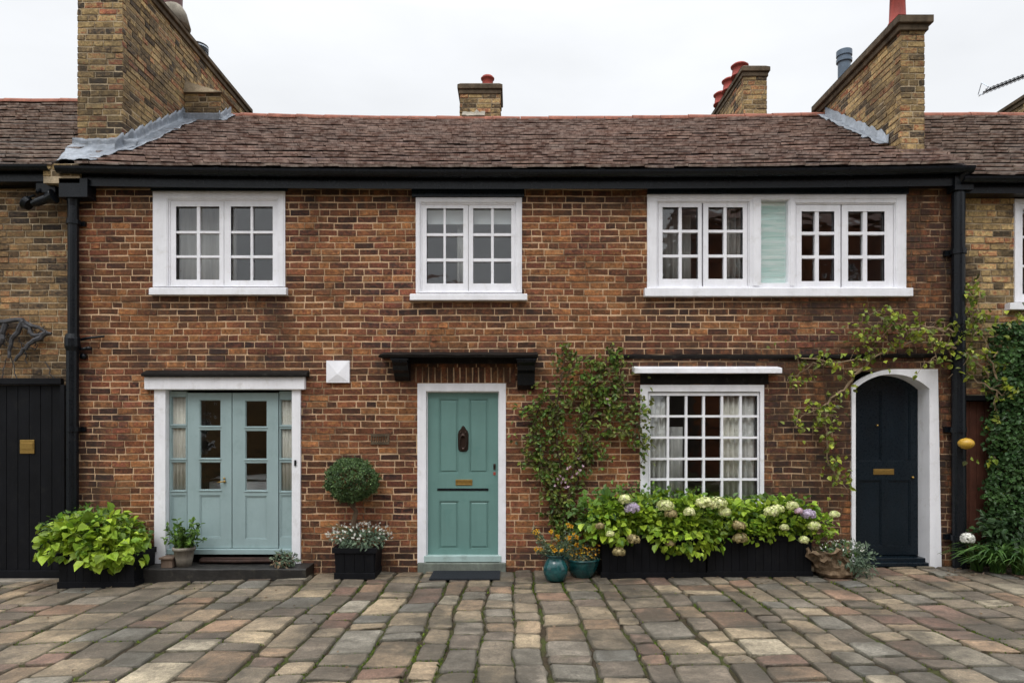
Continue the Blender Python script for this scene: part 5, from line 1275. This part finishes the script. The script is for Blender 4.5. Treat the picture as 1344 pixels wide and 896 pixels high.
for i in range(46):
    v = rvec(rnd); p = Vector((x+.06+v.x*.24, yy-.05+v.y*.18, zg+.32+abs(v.z)*.1))
    for k in range(4): leaf(q, p, rvec(rnd), Vector((0, -1, .4)), .014, .011, rnd=rnd)
tag(q.build('flowers', M['fl_white'], bp_), kind='stuff')

# ---- ivy column at the right edge
iv = thing('ivy_hedge', (PX(1330), -.2, gz(6)), 'dense dark ivy column clothing the wall at the right edge', 'ivy'); rnd = random.Random(400)
q = MB(); x0 = PX(1311, -.25)
bodyp = MB()
for j in range(9):
    z = gz(6)+.25+j*.31; bodyp.tube(wig((x0+.3+.1*math.sin(j), -.05, z-.3), (x0+.35+.1*math.sin(j+1), -.05, z+.1), 4, .05, j), .02, 6)
bodyp.build('stems', M['bark'], iv)
n = 0
while n < 15000:
    z = rnd.uniform(gz(6)+.25, PZ(424, -.2)); t = (z-.2)/2.8
    lft = x0+.10*nz1(z*1.7, 3)+.05*nz1(z*6, 8)+(.0 if z > 1.1 else -.06*(1.1-z))+(.12*max(0, z-2.75))
    xx = rnd.uniform(lft, 9.0 if rnd.random() < .15 else 7.2); d_ = .30+.06*nz1(xx*3, z*3, 5); edge = min(1, (xx-lft)/.22); yy = .04-d_*math.sqrt(max(0, 1-(1-edge)**2))*rnd.uniform(.72, 1.04)-.02
    nrm = Vector((-(1-edge), -.7, .4)); s = rnd.uniform(.035, .065)
    leaf(q, Vector((xx, yy, z)), rvec(rnd)+Vector((0, -.1, -.6)), nrm+rvec(rnd)*.5, s, s*.85, .2, 0, (min(1, max(0, .45+.55*nz1(xx*4, z*4, 9)+rnd.uniform(-.25, .3))), rnd.random(), 0, 1), rnd); n += 1
q.build('foliage', M['lf_ivy'], iv)

# ---- agapanthus clump
ag = thing('agapanthus', (PX(1315, -.5), -.45, gz(6)), 'strappy-leaved clump with a round white bloom at the foot of the ivy', 'plant'); rnd = random.Random(500)
q = MB()
for (bx, by, n_, ln) in ((PX(1312, -.45), -.42, 95, .50), (PX(1338, -.5), -.5, 80, .52), (PX(1290, -.4), -.3, 34, .40)):
    for i in range(n_):
        a = rnd.uniform(0, 6.283); L_ = ln*rnd.uniform(.6, 1.1); out_ = Vector((math.cos(a), math.sin(a)*.8, 0)); p = Vector((bx+rnd.uniform(-.05, .05), by+rnd.uniform(-.05, .05), gz(bx)+.0)); wd = rnd.uniform(.012, .020); hgt = rnd.uniform(.5, 1.0); s = Vector((-out_.y, out_.x, 0)).normalized()
        prev = None; tt = (rnd.random(), rnd.random(), 0, 1)
        for k in range(7):
            t = k/6; c_ = p+out_*(L_*t*(.45+.5*t))+Vector((0, 0, L_*hgt*(2.3*t-1.75*t*t))); c_.z = max(c_.z, gz(bx)+.012); w_ = wd*(1-t**2.5)+.001; cur = (c_-s*w_, c_-Vector((0, 0, .004)), c_+s*w_)
            if prev: q.mesh([prev[0], prev[1], prev[2], cur[0], cur[1], cur[2]], [(0, 1, 4, 3), (1, 2, 5, 4)], 0, tt)
            prev = cur
q.build('foliage', leaf_mat('strap_leaf', (.03, .075, .018), (.09, .18, .035), .2), ag)
yy = -.3; p = Vector((PX(1270, yy), yy, PZ(707, yy))); q = MB(); floret_ball(q, p, .072, 420, rnd, .014, 1); q.build('flower_head', M['fl_white'], ag)
q = MB(); q.tube(wig(p, (PX(1290, -.35), -.32, gz(5.7)), 5, .02, 1), .006, 6); q.build('stems', M['stem'], ag)
q = MB(); mound(q, (PX(1335, -.3), -.25, gz(6)+.5), (.45, .2, .25), 420, .07, rnd, .6, .4, .2); mound(q, (PX(1290, -.2), -.12, gz(6)+.3), (.28, .1, .2), 160, .05, rnd, .6, .4, .2); q.build('foliage', M['lf_dark'], ag)

# ---- yellow knob (round lamp) beside right drainpipe
yk = thing('yellow_ball', (PX(1268, -.3), -.3, PZ(582, -.3)), 'yellow ball fixed to the right drainpipe beside the brown gate', 'ornament')
q = MB(); V = []; c = Vector((PX(1268, -.27), -.27, PZ(582, -.27))); q.lathe(c-Vector((0, 0, .0)), [(.005, -.066), (.045, -.055), (.078, -.028), (.088, 0), (.080, .03), (.05, .056), (.006, .067)], 24); q.build('ball', M['yellow'], yk, smooth=True)
q = MB(); q.tube([c+Vector((-.02, .05, 0)), (PX(1260), -.17, c.z)], .014); q.build('bracket', M['black'], yk)
# fallen leaves
rnd = random.Random(700); q = MB()
for (a0, a1, b0, b1, n_) in ((1240, 1344, -.75, -.12, 60), (300, 420, -2.4, -.4, 7), (780, 1060, -1.1, -.55, 16), (60, 200, -.9, -.55, 8), (-100, 1450, -3.5, -.6, 26)):
    for i in range(n_):
        y = rnd.uniform(b0, b1); x = PX(rnd.uniform(a0, a1), y); p = Vector((x, y, gz(x)+.018)); leaf(q, p, Vector((rnd.uniform(-1, 1), rnd.uniform(-1, 1), .1)), Vector((rnd.uniform(-.3, .3), rnd.uniform(-.3, .3), 1)), rnd.uniform(.02, .05), rnd.uniform(.015, .03), rnd=rnd)
tag(q.build('fallen_leaves', M['lf_bronze']), 'dry brown leaves fallen on the paving', 'leaves', kind='stuff')
